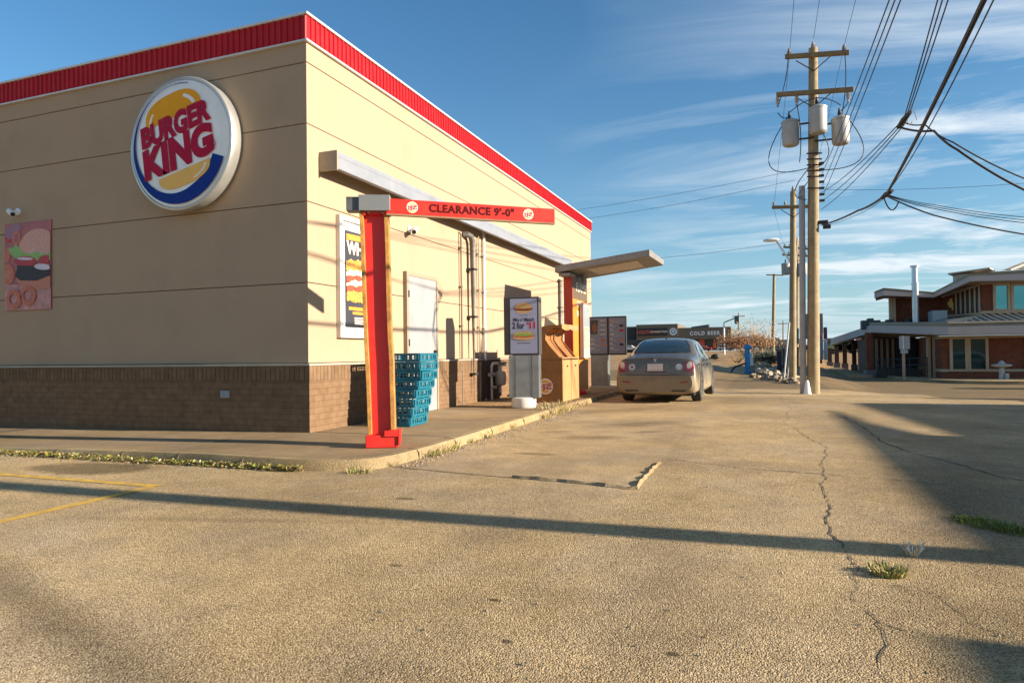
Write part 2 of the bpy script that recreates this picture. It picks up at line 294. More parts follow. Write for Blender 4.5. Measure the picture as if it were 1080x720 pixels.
# ------------------------------------------------------------------ ground
def sm(t): t = max(0, min(1, t)); return t*t*(3-2*t)
def terr(x, y):      # the ground dips towards the brick building on the right
    return -.33*sm((y-16.5)/8)*sm((x+4.6)/3.4)*(1-sm((y-60)/60))-.354*sm((y-19)/21)*sm((x-.05*y-.3)/2.4)*(1-sm((y-110)/60))-(.33*sm((y-60)/60)*sm((x-.05*y-.3)/2.4)*(1-sm((y-110)/60)))
def gt(x, y):        # where a sight line meets the real, dipping ground
    d = ray(x, y); t = 10.0; C_ = Vector((0, 0, CH))
    while t < 400:
        p = C_+d*t
        if p.z <= terr(p.x, p.y): break
        t += .05
    return C_+d*t
def settle(p):       # sheet outlines measured on the level are carried on to the dip
    if p[1] < 17 or p[1] > 150: return (p[0], p[1])
    d = Vector((p[0], p[1], -CH)); t = 1.0
    while t < 3 and CH+d.z*t > terr(d.x*t, d.y*t): t += .002
    return (d.x*t, d.y*t)
def drape(o):
    bm = bmesh.new(); bm.from_mesh(o.data)
    for ax, lo, hi, st in ((0, -6, 45, .75), (1, 16, 175, 1.5)):
        v = lo
        while v <= hi:
            co = Vector((v, 0, 0)) if ax == 0 else Vector((0, v, 0)); no = Vector((1, 0, 0)) if ax == 0 else Vector((0, 1, 0))
            bmesh.ops.bisect_plane(bm, geom=bm.verts[:]+bm.edges[:]+bm.faces[:], plane_co=co, plane_no=no); v += st if v < 60 else 6*st
    bmesh.ops.triangulate(bm, faces=bm.faces[:])
    for v in bm.verts: v.co.z += terr(v.co.x, v.co.y)
    bm.to_mesh(o.data); bm.free(); return o
def sink(o):         # carry a thing measured on the level on to the dip, at its true size there
    L_ = o.location; x, y = settle((L_.x, L_.y)); k = y/L_.y; o.location = (x, y, CH+(L_.z-CH)*k); o.scale = Vector(o.scale)*k; return k
def sheet(name, pts, z, mt):
    pts = [settle(p) if abs(p[0]) < 45 else p for p in pts] if name != 'ground' else pts
    mb = MB(); mb.poly([(p[0], p[1], z) for p in pts][::1]); o = mb.build(name, mt)
    if max(p[1] for p in pts) > 20: drape(o)
    return struct(o)
sheet('ground', [(-3000, -600), (3000, -600), (3000, 4000), (-3000, 4000)], -.004, DIRTM)
sheet('parking_lot', [(-60, -30), (5.2, -30), (5.0, 17.2), (3.6, 19.0), (2.2, 20.4), (-60, 20.4)], 0, ASPH)
sheet('alley', [(5.2, -30), (40, -30), (40, 17.2), (5.0, 17.2)], .0, ground_mat('alley_asphalt', (.09, .062, .036), (.19, .135, .075), (.34, .26, .15), grain=60, bump=1, patch=.35))
# cross street running past the brick building, its far kerb broken by the rock bed
sheet('street', [(-60, 20.4), (2.2, 20.4), (3.6, 19.0), (5.0, 17.2), (40, 17.2), (40, 25.0), (9, 25.2), (6.5, 26.0), (4.6, 27.2), (3.4, 29.5), (2.4, 33), (-60, 31)], .002, STREET)
sheet('far_lot', [(-400, 31), (2.4, 33), (3.2, 40), (30, 60), (60, 120), (-400, 330)], .003, ground_mat('tan_lot', (.25, .16, .08), (.38, .26, .14), (.48, .34, .19), grain=20, bump=.4, patch=.3))
sheet('old_asphalt_patch', [(-3.6, 6.0), (-2.4, 5.8), (-1.57, 5.70), (-1.02, 5.60), (-1.05, 7.0), (-1.1, 12), (-1.0, 15), (-3.5, 19), (-3.75, 18), (-3.75, 12.7), (-3.64, 9.5), (-3.56, 7.2)], .004, SLABM)
# walkway slab, front part slopes down to the left
def wz(x): return .107 if x > -5.6 else max(.012, .107-(-5.6-x)*.0165)
outer = [(-40, 5.53), (-15, 5.53), (-12, 5.53), (-10, 5.53), (-8.5, 5.54), (-7.3, 5.57), (-6.4, 5.57), (-5.6, 5.55), (-4.6, 5.52), (-4.15, 5.55), (-3.85, 5.66), (-3.66, 5.86), (-3.58, 6.15), (-3.55, 6.9), (-3.57, 8), (-3.62, 9.4), (-3.66, 10.9), (-3.74, 12.7), (-3.70, 14.8), (-3.68, 17.5), (-3.6, 20.2)]
def offs(pts, d):
    out = []
    for i, p in enumerate(pts):
        a = Vector(pts[max(i-1, 0)]); b = Vector(pts[min(i+1, len(pts)-1)]); t = (b-a).normalized(); out.append((p[0]-t.y*d, p[1]+t.x*d))
    return out
inner = offs(outer, .15)
def wall_side(p):
    return (max(p[0], -60), 7.70) if p[0] < -5.6 else ((-5.80, 7.70) if p[1] < 7.7 else (-5.80, p[1]))
mb = MB(); n = len(inner); back = [wall_side(p) for p in inner]
vs = [(p[0], p[1], wz(p[0])-.004) for p in inner]+[(p[0], p[1], wz(p[0])-.004) for p in back]
mb.add(vs, [(i, i+1, n+i+1, n+i) for i in range(n-1)]); struct(mb.build('walkway', CONC))
mb = MB()
ring = [offs(outer, d) for d in (-.0, .012, .03, .15)]
vs = []
for k, zf in enumerate((None, .55, 1.0, 1.0)):
    for i, p in enumerate(ring[k]):
        h = wz(p[0]); j = .004*mnoise.noise(Vector((p[0]*9, p[1]*9, k)))
        vs.append((p[0]+j, p[1]+j, -.01 if zf is None else h*zf+(.001 if k == 3 else j)))
mb.add(vs, [(k*n+i, k*n+i+1, (k+1)*n+i+1, (k+1)*n+i) for k in range(3) for i in range(n-1)])
struct(mb.build('kerb', CURB, smooth=True))
mb = MB(); random.seed(17)       # kerb section joints, each a narrow dirt-filled gap
for i in range(3, n-1):
    a_, b_ = Vector(outer[i]), Vector(outer[i+1]); t_ = (b_-a_).normalized(); nn_ = Vector((-t_.y, t_.x)); k_ = max(1, int((b_-a_).length/1.3))
    for q_ in range(k_):
        if (b_-a_).length < .6: continue
        p_ = a_+(b_-a_)*(q_+.5)/k_; h_ = wz(p_.x); o_ = p_-nn_*.003; e_ = p_+nn_*.152
        mb.slab([(o_.x, o_.y, -.005), (o_.x, o_.y, h_*.6), (p_.x+nn_.x*.03, p_.y+nn_.y*.03, h_+.004), (e_.x, e_.y, h_+.004), (e_.x, e_.y, -.005)], (t_.x*.007, t_.y*.007, 0))
struct(mb.build('kerb_joint', JOINT_D := mat('kerb_joint_dirt', (.09, .07, .045), .95)))
mb = MB(); ra_, rb_ = offs(outer, .148), offs(outer, .158); mb.add([(p[0], p[1], wz(p[0])+.0025) for p in ra_]+[(p[0], p[1], wz(p[0])+.0025) for p in rb_], [(i, i+1, n+i+1, n+i) for i in range(n-1)]); kerb_seam = struct(mb.build('kerb_joint', mat('seam_dirt', (.12, .09, .06), .95)))
mb = MB()          # tooled control joints of the walkway: shallow dark seams
JOINT = mat('joint_dirt', (.10, .08, .055), .95)
for x in (-14.2, -12.2, -10.2, -8.3, -6.4): mb.box((x-.006, 5.7, wz(x)-.02), (x+.006, 7.62, wz(x)+.0005))
for y in (7.66, 9.6, 11.6): mb.box((-5.78, y-.006, .08), (-3.75, y+.006, .1045))
struct(mb.build('walkway_joint', JOINT))
# gravel strip beside the order lane
mb = MB(); mb.poly([(-5.8, 12.2, .112), (-4.5, 12.0, .112), (-3.95, 12.6, .112), (-3.9, 20.1, .112), (-5.8, 20.1, .112)]); struct(mb.build('gravel_verge', GRAVEL))
# broken edge of the raised patch: real lip catching the sun
mb = MB(); random.seed(3)
def ragged(pts, w_, h, step=.09, z0=0):
    P = []
    for i in range(len(pts)-1):
        a, b = Vector(pts[i]), Vector(pts[i+1]); k = max(2, int((b-a).length/step))
        for j in range(k): P.append(a+(b-a)*j/k)
    P.append(Vector(pts[-1])); ns = []
    for i, p in enumerate(P):
        t = (P[min(i+1, len(P)-1)]-P[max(i-1, 0)]).normalized(); ns.append(Vector((-t.y, t.x)))
    vs = []
    for i, p in enumerate(P):
        ww = w_*(.5+random.random()); hh = h*(.5+random.random()); q = p+ns[i]*random.uniform(-.25, .25)*w_
        vs += [tuple(q-ns[i]*ww*.5)+(z0+.001,), tuple(q+ns[i]*ww*.02)+(z0+hh,), tuple(q+ns[i]*ww*.5)+(z0+.001,)]
    return vs, [(3*i+k, 3*i+3+k, 3*i+4+k, 3*i+1+k) for i in range(len(P)-1) for k in (0, 1)]
vs, fs = ragged([(-2.2, 5.80), (-1.57, 5.70), (-1.02, 5.60)], .05, .02, z0=.002); mb.add(vs, fs)
vs, fs = ragged([(-1.03, 5.60), (-1.05, 6.4), (-1.03, 7.0)], .035, .022, z0=.002); mb.add(vs, fs)
struct(mb.build('patch_edge', CURB))
# cracks
CRACK = mat('crack_dark', (.10, .075, .048), 1, var=.5, scale=20)
def crack(pts, w_, seed, z=.0035):
    random.seed(seed); P = []
    for i in range(len(pts)-1):
        a, b = Vector(pts[i]), Vector(pts[i+1]); k = max(2, int((b-a).length/.06))
        for j in range(k): P.append(a+(b-a)*j/k)
    P.append(Vector(pts[-1])); vs = []; off = Vector((0, 0))
    for i, p in enumerate(P):
        off = off*.8+Vector((random.gauss(0, .011), random.gauss(0, .011))); t = (P[min(i+1, len(P)-1)]-P[max(i-1, 0)]).normalized(); nn = Vector((-t.y, t.x)); ww = w_*random.uniform(.15, 1.3)
        q = p+off; vs += [tuple(q-nn*ww)+(z,), tuple(q+nn*ww)+(z,)]
    mb = MB(); mb.add(vs, [(2*i, 2*i+2, 2*i+3, 2*i+1) for i in range(len(P)-1)]); return struct(mb.build('crack', CRACK))
crack([(.29, 17.8), (.42, 14), (.25, 11.5), (.62, 8.6), (.50, 6.6), (.42, 5.6)], .0045, 1)
crack([(.40, 4.0), (.36, 3.4), (.42, 3.0), (.37, 2.65), (.5, 2.35), (.52, 2.0)], .003, 2)
crack([(.38, 3.18), (.5, 3.1)], .006, 8); crack([(.7, 3.7), (.8, 3.3), (.95, 3.1)], .003, 9)
crack([(.42, 5.6), (.36, 4.9), (.40, 4.0)], .006, 3)
crack([(-3.4, 5.92), (-2.4, 5.80), (-1.6, 5.72), (-1.0, 5.60)], .004, 4, .0052)
crack([(1.2, 12.5), (1.35, 9), (1.9, 7), (2.5, 6.4)], .012, 5)
crack([(-1.0, 7.3), (-.2, 6.9), (.8, 6.7), (1.5, 6.5)], .007, 6)
crack([(-3, 16.8), (0, 16.2), (.9, 15.5)], .012, 7, .0052)
# yellow bay lines
YEL = mat('worn_yellow_paint', (.62, .38, .06), .8, var=.25, scale=8, dirt=((.22, .17, .10), .95, 9))
for nm, pts in (('a', [(-14, 4.40), (-5.12, 4.44), (-5.02, 4.54), (-14, 4.50)]), ('b', [(-5.14, 4.46), (-5.04, 4.46), (-4.92, -1), (-5.02, -1)])):
    mb = MB(); mb.poly([(p[0], p[1], .004 if nm == 'a' else .005) for p in pts]); struct(mb.build('parking_line', YEL))
# ------------------------------------------------------------------ restaurant
WX, WY, WL, WFX = -5.87, 7.64, 16.06, -26.0       # side wall plane, front wall plane, length, far left end
R = thing('restaurant_building', 'beige stucco burger restaurant with brown brick base and red ribbed roof band', 'building', (WX, WY, 0))
mb = MB(); mb.box((WFX, WY+.03, -.3), (WX-.03, WY+WL, 5.2)); mb.build('wall_core', STUCCO2, R)
mb = MB(); levels = [1.045, 2.15, 3.27, 4.35, 5.20]; g = .011
for i in range(len(levels)-1): mb.box((WFX, WY, levels[i]+(0 if i == 0 else g/2)), (WX, WY+WL, levels[i+1]-g/2))
mb.build('wall', STUCCO, R, bevel=.004)
mb = MB(); mb.box((WFX, WY-.004, 5.205), (WX+.004, WY+WL+.002, 5.475)); mb.build('cornice', STUCCO, R, bevel=.004)
mb = MB(); mb.box((WFX, WY-.05, -.3), (WX+.05, WY+WL-.01, .795)); mb.build('brick_base', BRICK, R)
mb = MB(); mb.box((WFX, WY-.055, .798), (WX+.055, WY+WL-.012, 1.0)); mb.build('soldier_course', SOLD, R)
mb = MB(); mb.box((WFX, WY-.07, 1.003), (WX+.07, WY+WL-.014, 1.036)); mb.build('sill', mat('light_sill', (.36, .32, .25), .6), R, bevel=.006)
mb = MB(); mb.box((WFX, WY-.045, -.35), (WX+.045, WY+WL-.02, .1)); mb.build('foundation', mat('foundation_concrete', (.15, .15, .13), .95), R)
# ribbed red band
mb = MB()
def ribs(p0, p1, out, z0, z1, pitch=.105, d=.022):
    a, b = Vector(p0), Vector(p1); Ln = (b-a).length; t = (b-a)/Ln; k = int(Ln/pitch); o = Vector(out)
    prof = []
    for i in range(k):
        s0 = i*Ln/k; q = Ln/k
        prof += [(s0, 0), (s0+q*.70, 0), (s0+q*.76, d), (s0+q*.93, d)]
    prof.append((Ln, 0)); vs = []
    for s_, h in prof:
        c = a+t*s_+o*h; vs += [(c.x, c.y, z0), (c.x, c.y, z1)]
    mb.add(vs, [(2*i, 2*i+2, 2*i+3, 2*i+1) for i in range(len(prof)-1)])
ribs((WFX, WY-.03, 0), (WX+.03, WY-.03, 0), (0, -1, 0), 5.50, 5.83)
ribs((WX+.03, WY-.03, 0), (WX+.03, WY+WL+.03, 0), (1, 0, 0), 5.50, 5.83)
mb.box((WFX, WY-.02, 5.49), (WX+.02, WY+WL, 5.835))
mb.build('roof_band', RED, R)
mb = MB(); mb.box((WFX, WY-.065, 5.833), (WX+.065, WY+WL+.06, 5.868)); mb.box((WFX, WY-.05, 5.474), (WX+.05, WY+WL+.02, 5.502))
mb.build('flashing', mat('pale_flashing', (.62, .60, .58), .45, .2), R, bevel=.004)
# projecting light trough along the side wall
mb = MB(); mb.box((WX, 7.93, 3.93), (WX+.30, 20.1, 4.0)); mb.box((WX+.22, 7.93, 3.76), (WX+.30, 20.1, 3.93))
o = mb.build('light_trough', mat('trough_metal', (.22, .24, .28), .6, .1, dirt=((.25, .2, .15), .3, 2)), R, bevel=.004)
mb = MB(); mb.box((WX+.001, 7.90, 3.74), (WX+.305, 7.93, 4.015)); mb.build('end_cap', mat('trough_cap', (.30, .25, .18), .6), o)
# side door with frame and handle
dz0, dz1, dy0, dy1 = .107, 2.52, 10.30, 11.36
mb = MB(); mb.box((WX+.004, dy0, dz0), (WX+.062, dy1, dz1)); d = mb.build('door', mat('door_paint', (.30, .30, .31), .45, dirt=((.3, .25, .18), .2, 3)), R, bevel=.003)
mb = MB()
for a, b in (((dy0-.07, dz0), (dy0, dz1+.07)), ((dy1, dz0), (dy1+.05, dz1+.07)), ((dy0, dz1), (dy1, dz1+.07))): mb.box((WX+.003, a[0], a[1]), (WX+.075, b[0], b[1]))
mb.build('door_frame', mat('door_frame_paint', (.30, .24, .17), .6), d)
mb = MB(); mb.box((WX+.06, dy1-.13, 1.0), (WX+.12, dy1-.08, 1.22)); mb.tube([(WX+.09, dy1-.11, 1.12), (WX+.13, dy1-.11, 1.12), (WX+.13, dy1-.25, 1.12)], .012); mb.build('handle', DARK, d)
mb = MB()
for z in (.5, 1.35, 2.2): mb.tube([(WX+.08, dy0-.01, z-.06), (WX+.08, dy0-.01, z+.06)], .014, n=6)
mb.build('hinge', DARK, d)
# outlet plate on the brick
t = thing('outlet_cover', 'small grey outlet cover on the brown brick below the round sign', 'outlet cover', (-7.27, WY-.05, .60))
mb = MB(); mb.box((-7.35, WY-.075, .555), (-7.19, WY-.051, .655)); mb.build('plate', mat('plate_grey', (.33, .36, .38), .5), t, bevel=.006)
mb = MB(); mb.box((-7.335, WY-.082, .565), (-7.275, WY-.073, .645)); mb.box((-7.265, WY-.082, .565), (-7.205, WY-.073, .645)); mb.build('flap', mat('flap_grey', (.25, .28, .30), .5), t, bevel=.003)
# ------------------------------------------------------------------ round sign
sc_ = Vector((-7.945, WY, 4.255)); SR = .985
sg = thing('round_sign', 'large round restaurant sign with yellow buns and blue crescent on the shaded wall', 'sign', sc_)
Ms = frame((sc_.x, WY, sc_.z), (1, 0, 0), (0, -1, 0))
MSY = Ms @ Matrix.Rotation(0, 4, 'Z')
mb = MB(); mb.lathe([(SR*.97, .0), (SR*.98, .02), (SR*.99, .10), (SR, .19), (SR*.985, .215), (SR*.955, .222), (SR*.945, .212)], mt=None, n=72, M=Ms); mb.build('rim', mat('sign_rim', (.50, .50, .47), .35, .6), sg, smooth=True)
mb = MB(); mb.lathe([(SR*.945, .20), (SR*.93, .216), (SR*.8, .226), (SR*.4, .236), (.01, .24)], n=72, M=Ms)
mb.build('face', mat('sign_white', (.86, .85, .82), .25, dirt=((.5, .47, .4), .35, 3), coat=.3), sg, smooth=True)
def signz(x, y): return .245
BUN = mat('bun_yellow', (.80, .36, .015), .6, var=.06, spec=.15); BUN2 = mat('bun_light', (.85, .50, .14), .6, var=.04, spec=.15); BLUE = mat('sign_blue', (.006, .035, .24), .6, var=.06, spec=.15); SRED = mat('sign_red', (.42, .008, .045), .6, var=.06, spec=.15)
ART = 1.0
tilt = math.radians(13)
def rotp(P, a=tilt): return [(x*math.cos(a)-y*math.sin(a), x*math.sin(a)+y*math.cos(a)) for x, y in P]
def arch(cx, cy, wd, ht, n=22, pw=2.6):
    """bun half: flat side, domed other side"""
    P = []
    for i in range(n+1):
        t = PI*i/n; c, s_ = math.cos(t), math.sin(t)
        P.append((cx+wd*math.copysign(abs(c)**(2/pw), c), cy+ht*abs(s_)**(2/pw)))
    return P
mb = MB(); flat(mb, rotp(arch(.0, .40, .545, .36)), .242, BUN, Ms); mb.build('upper_bun', BUN, sg)
mb = MB(); flat(mb, rotp([(x, -y) for x, y in arch(.01, .40, .50, .235)][::-1]), .242, BUN2, Ms); mb.build('lower_bun', BUN2, sg)
HL = mat('sign_highlight', (.85, .83, .78), .3, var=.02)
def crescent(R0, R1, a0, a1, cx=0, cy=0, n=40, cx1=0, cy1=0, sx=1, sy=1):
    A = [(cx+R0*sx*math.cos(a0+(a1-a0)*i/n), cy+R0*sy*math.sin(a0+(a1-a0)*i/n)) for i in range(n+1)]
    B = [(cx1+R1*sx*math.cos(a0+(a1-a0)*i/n), cy1+R1*sy*math.sin(a0+(a1-a0)*i/n)) for i in range(n+1)]
    return A+B[::-1]
def strip(mb, P, z, mt, M):          # closed band given as outer+inner lists: quads, safe for concave shapes
    h = len(P)//2; A, B = P[:h], P[h:][::-1]
    mb.add([(p[0], p[1], z) for p in A]+[(p[0], p[1], z) for p in B], [(i, h+i, h+i+1, i+1) for i in range(h-1)], mt, M)
for pr in ((.46, .40, .25, .95, .0, .40, .0, .40, 1.0, .72), (.50, .47, 2.5, 3.05, .02, .40, .03, .40, 1.0, .62), (.43, .395, -1.2, -.2, .02, -.40, .02, -.40, 1.0, .48)):
    mb = MB(); strip(mb, rotp(crescent(pr[0], pr[1], pr[2], pr[3], pr[4], pr[5], cx1=pr[6], cy1=pr[7], sx=pr[8], sy=pr[9])), .2445, HL, Ms); mb.build('bun_shine', HL, sg)
# blue swoosh: thin at top left, fat at the lower right, cut square at its end
n = 70; A = []; B = []
for i in range(n+1):
    f = i/n; ang = math.radians(78+f*(341-78)); wd_ = .010+.20*(min(1, max(0, f-.12)/.7))**1.7
    A.append((.885*math.cos(ang), .885*math.sin(ang))); B.append(((.885-wd_)*math.cos(ang), (.885-wd_)*math.sin(ang)))
mb = MB(); strip(mb, A+B[::-1], .240, BLUE, Ms); mb.build('blue_swoosh', BLUE, sg)
def word(body, width, cap, cx, cy, bold):
    """heavy rounded capitals fitted to a width and a cap height, slanting up to the right; middle letters a little taller"""
    vs, fs = text_mesh(body, 1.0, bold, 0, 1, 'CENTER', 1.02, 5)
    x0 = min(v.x for v in vs); x1 = max(v.x for v in vs); y0 = min(v.y for v in vs); y1 = max(v.y for v in vs); out = []
    for v in vs:
        u = (v.x-x0)/(x1-x0)-.5; t = ((v.y-y0)/(y1-y0)-.5)*cap; x = u*width; y = t*(1+.10*math.cos(u*PI))
        out.append(Vector((cx+x*math.cos(tilt)-y*math.sin(tilt)*.55, cy+x*math.sin(tilt)+y*math.cos(tilt), .247)))
    mb = MB(); mb.add(out, fs, None, Ms); return mb.build('lettering', SRED, sg)
word('BURGER', 1.36, .33, -.06, .285, .062)
word('KING', 1.36, .47, -.01, -.125, .066)
mb = MB(); strip(mb, crescent(.052, .042, 0, 2*PI, .655, -.085, cx1=.655, cy1=-.085), .252, SRED, Ms); put_text(mb, 'R', .075, Ms, .655, -.085, .252, SRED, bold=.002); mb.build('registered_mark', SRED, sg)
# ------------------------------------------------------------------ food poster on the front wall
TOM = mat('print_tomato', (.42, .015, .02), .5); LET = mat('print_lettuce', (.22, .42, .09), .5); BUNP = mat('print_bun', (.50, .17, .10), .5, var=.2, scale=30); BUNT = mat('print_bun_top', (.62, .30, .22), .5, var=.25, scale=60)
MEAT = mat('print_patty', (.03, .02, .025), .6, var=.5, scale=25); ONI = mat('print_onion', (.62, .52, .58), .5); RING = mat('print_ring', (.50, .12, .06), .5, var=.25, scale=20); PBG = mat('print_back', (.36, .10, .10), .5, var=.25, scale=4)
fp = thing('food_poster', 'wall poster with a sesame burger and onion rings on the shaded front wall', 'poster', (-11.5, WY, 2.7))
Mf = frame((-12.06, WY, 1.96), (1, 0, 0), (0, -1, 0)); PW, PH = 1.13, 1.47
mb = MB(); mb.box((0, 0, .002), (PW, PH, .022), None, Mf); mb.build('panel', PBG, fp, bevel=.002)
mb = MB()
def F(P, k, m_):
    Q_ = []
    for x, y in P:
        q = (min(PW-.004, max(.004, x)), min(PH-.004, max(.004, y)))
        if not Q_ or abs(q[0]-Q_[-1][0])+abs(q[1]-Q_[-1][1]) > 1e-5: Q_.append(q)
    flat(mb, Q_, .024+k*.0012, m_, Mf)
F([(0, .0), (PW, .0), (PW, .36), (0, .46)], 0, mat('print_cloth', (.48, .22, .20), .5, var=.3, scale=6))
F(ell(.12, 1.25, .12, .10), 1, TOM); F(ell(.22, 1.34, .2, .10, rot=.4), 2, mat('print_purple', (.28, .14, .20), .5)); F(ell(.3, 1.22, .11, .13), 3, RING); F(ell(.07, .95, .07, .13), 3, RING); F(ell(.3, 1.22, .06, .08), 4, PBG)
F(ell(.09, .62, .17, .17), 4, RING); F(ell(.09, .62, .08, .08), 5, BUNP)
F(arch(.82, .86, .50, .48, pw=2.2), 6, BUNT)
F([(.30, .60), (.33, .48), (.46, .38), (.7, .33), (PW, .34), (PW, .68), (.3, .7)], 6, BUNP)
F([(.30, .86), (.14, .98), (.1, 1.06), (.22, 1.06), (.3, 1.12), (.42, 1.0), (.6, .93), (.8, .96), (1.0, .90), (PW, .95), (PW, .8), (.4, .82)], 7, LET)
F(ell(.52, .82, .28, .085, rot=-.05), 8, TOM); F([p for p in ell(1.02, .82, .18, .07) if p[0] < PW], 8, TOM)
F([(.28, .58), (.34, .76), (.75, .72), (PW, .72), (PW, .55), (.8, .48), (.4, .50)], 9, MEAT)
F([p for p in ell(.95, .70, .2, .05, rot=-.1) if p[0] < PW], 10, ONI); F(ell(.52, .86, .2, .025, rot=-.08), 10, ONI)
for cx, cy in ((.25, .19), (.6, .24)):
    strip(mb, crescent(.2, .095, 0, 2*PI, cx, cy, cx1=cx-.02, cy1=cy+.01, sx=.95, sy=.85), .024+.014, RING, Mf)
for i in range(60):
    a_ = random.uniform(.1, PI-.1); r_ = random.uniform(.2, .95); F(ell(.82+.3*r_*math.cos(a_)*.95, .90+.4*r_*math.sin(a_), .012, .007, 6, random.uniform(0, 3)), 8, ONI)
mb.build('picture', None, fp)
# ------------------------------------------------------------------ security cameras
def seccam(loc, facing, label):
    t = thing('security_camera', label, 'security camera', loc); f = Vector(facing).normalized(); c = Vector(loc)
    mb = MB(); mb.tube([c, c+f*.02], .06, n=16); mb.tube([c+f*.02, c+f*.12-Vector((0, 0, .03))], .022); mb.build('bracket', WHITE, t, smooth=True)
    s_ = Vector((-f.y, f.x, 0)); d_ = (f*.3+s_*.8*(1 if f.x == 0 else -1)+Vector((0, 0, -.35))).normalized()
    b0 = c+f*.13-Vector((0, 0, .03)); mb = MB(); mb.tube([b0-d_*.07, b0+d_*.16], .045, n=12); o = mb.build('housing', WHITE, t, smooth=True)
    mb = MB(); mb.tube([b0+d_*.158, b0+d_*.166], .036, n=12); mb.build('lens', BLACK, o)
    return t
seccam((-11.75, WY, 3.63), (0, -1, 0), 'small white security camera above the food poster on the shaded wall')
seccam((WX, 10.45, 3.36), (1, 0, 0), 'small white security camera on the sunlit wall under the clearance beam')
# ------------------------------------------------------------------ framed poster by the door
pf = thing('framed_poster', 'tall dark burger poster in a pale frame on the sunlit wall behind the red post', 'poster', (WX, 8.7, 2.3))
Mp = frame((WX, 8.29, 1.40), (0, 1, 0), (1, 0, 0)); PW2, PH2 = .98, 1.81
mb = MB()
for a, b in (((0, 0), (.07, PH2)), ((PW2-.07, 0), (PW2, PH2)), ((.07, 0), (PW2-.07, .07)), ((.07, PH2-.07), (PW2-.07, PH2))): mb.box((a[0], a[1], .002), (b[0], b[1], .075), None, Mp)
mb.build('frame', mat('poster_frame', (.60, .58, .54), .45, .2), pf, bevel=.004)
mb = MB(); mb.box((.07, .07, .004), (PW2-.07, PH2-.07, .04), WHITE, Mp); mb.build('backing', WHITE, pf)
mb = MB(); PD = mat('print_dark', (.045, .045, .055), .4); OR = mat('print_orange', (.70, .28, .04), .4, var=.3, scale=25); CR = mat('print_cream', (.75, .66, .5), .4)
F2 = lambda P, k, m_: flat(mb, P, .042+k*.0012, m_, Mp)
F2([(.16, .16), (PW2-.16, .16), (PW2-.16, PH2-.2), (.16, PH2-.2)], 0, PD)
put_text(mb, 'WHO', .26, Mp, .52, 1.35, .046, CR, bold=.012, sx=.9)
F2([(.2, 1.47), (.82, 1.49), (.82, 1.58), (.2, 1.56)], 2, OR)
random.seed(31); FRY = mat('print_fried', (.62, .30, .06), .4, var=.7, scale=34); SAU = mat('print_sauce', (.42, .07, .035), .4, var=.6, scale=26)
for i, (z0_, z1_, c_) in enumerate(((1.00, 1.20, FRY), (.93, 1.03, CR), (.84, .95, SAU), (.79, .87, CR), (.70, .80, SAU), (.55, .72, FRY))):
    n_ = 14; up_ = [(.19+.63*q/n_, z1_+random.uniform(-.025, .02)-.05*abs(q/n_-.5)**2*4*.6) for q in range(n_+1)]; lo_ = [(x, z0_+random.uniform(-.015, .02)) for x, _ in up_]
    strip(mb, up_+lo_[::-1], .042+(2+i)*.0012, c_, Mp)
F2([(.25, .42), (.75, .42), (.75, .47), (.25, .47)], 2, OR); F2([(.35, .36), (.75, .36), (.75, .40), (.35, .40)], 2, OR)
for k in range(3): F2([(.40, .21+k*.04), (.7, .21+k*.04), (.7, .235+k*.04), (.40, .235+k*.04)], 2, CR)
mb.build('picture', None, pf)
# ------------------------------------------------------------------ pipes and conduit on the side wall
PIPE = mat('pipe_grey', (.13, .12, .11), .5, .3, dirt=((.25, .2, .14), .5, 3))
t = thing('drain_pipe', 'thick dark pipe bending out of the wall beside the grey door', 'pipe', (WX+.1, 12.95, .1))
mb = MB(); mb.tube([(WX, 12.72, 3.62), (WX+.08, 12.76, 3.63), (WX+.11, 12.88, 3.61), (WX+.115, 12.95, 3.5), (WX+.115, 12.96, 3.3), (WX+.115, 12.96, .11)], .062, n=14); mb.build('pipe', PIPE, t, smooth=True)
mb = MB()
for z in (.7, 1.9, 2.9): mb.box((WX+.001, 12.87, z), (WX+.185, 13.05, z+.04))
mb.build('strap', DARK, t)
def conduit(y, z1, r, label, mt):
    t = thing('conduit', label, 'conduit', (WX+.05, y, .1))
    mb = MB(); mb.tube([(WX+.05, y, .108), (WX+.05, y, z1), (WX-.01, y, z1+.05)], r, n=10); mb.build('tube', mt, t, smooth=True)
    mb = MB()
    for k in range(4): mb.box((WX+.001, y-r*2.4, .9+k*.8), (WX+.05+r, y+r*2.4, .93+k*.8))
    mb.build('clip', mt, t)
BEIGEP = mat('conduit_beige', (.33, .28, .2), .6)
conduit(12.52, 3.6, .018, 'thin conduit left of the thick dark pipe', mat('conduit_brown', (.16, .12, .08), .6))
conduit(13.42, 3.78, .014, 'thin beige conduit right of the thick dark pipe', BEIGEP)
conduit(13.72, 3.82, .028, 'pale conduit running down to the gas meter', WHITE)
conduit(19.6, 3.3, .06, 'thick dark conduit on the wall behind the order canopy', PIPE)
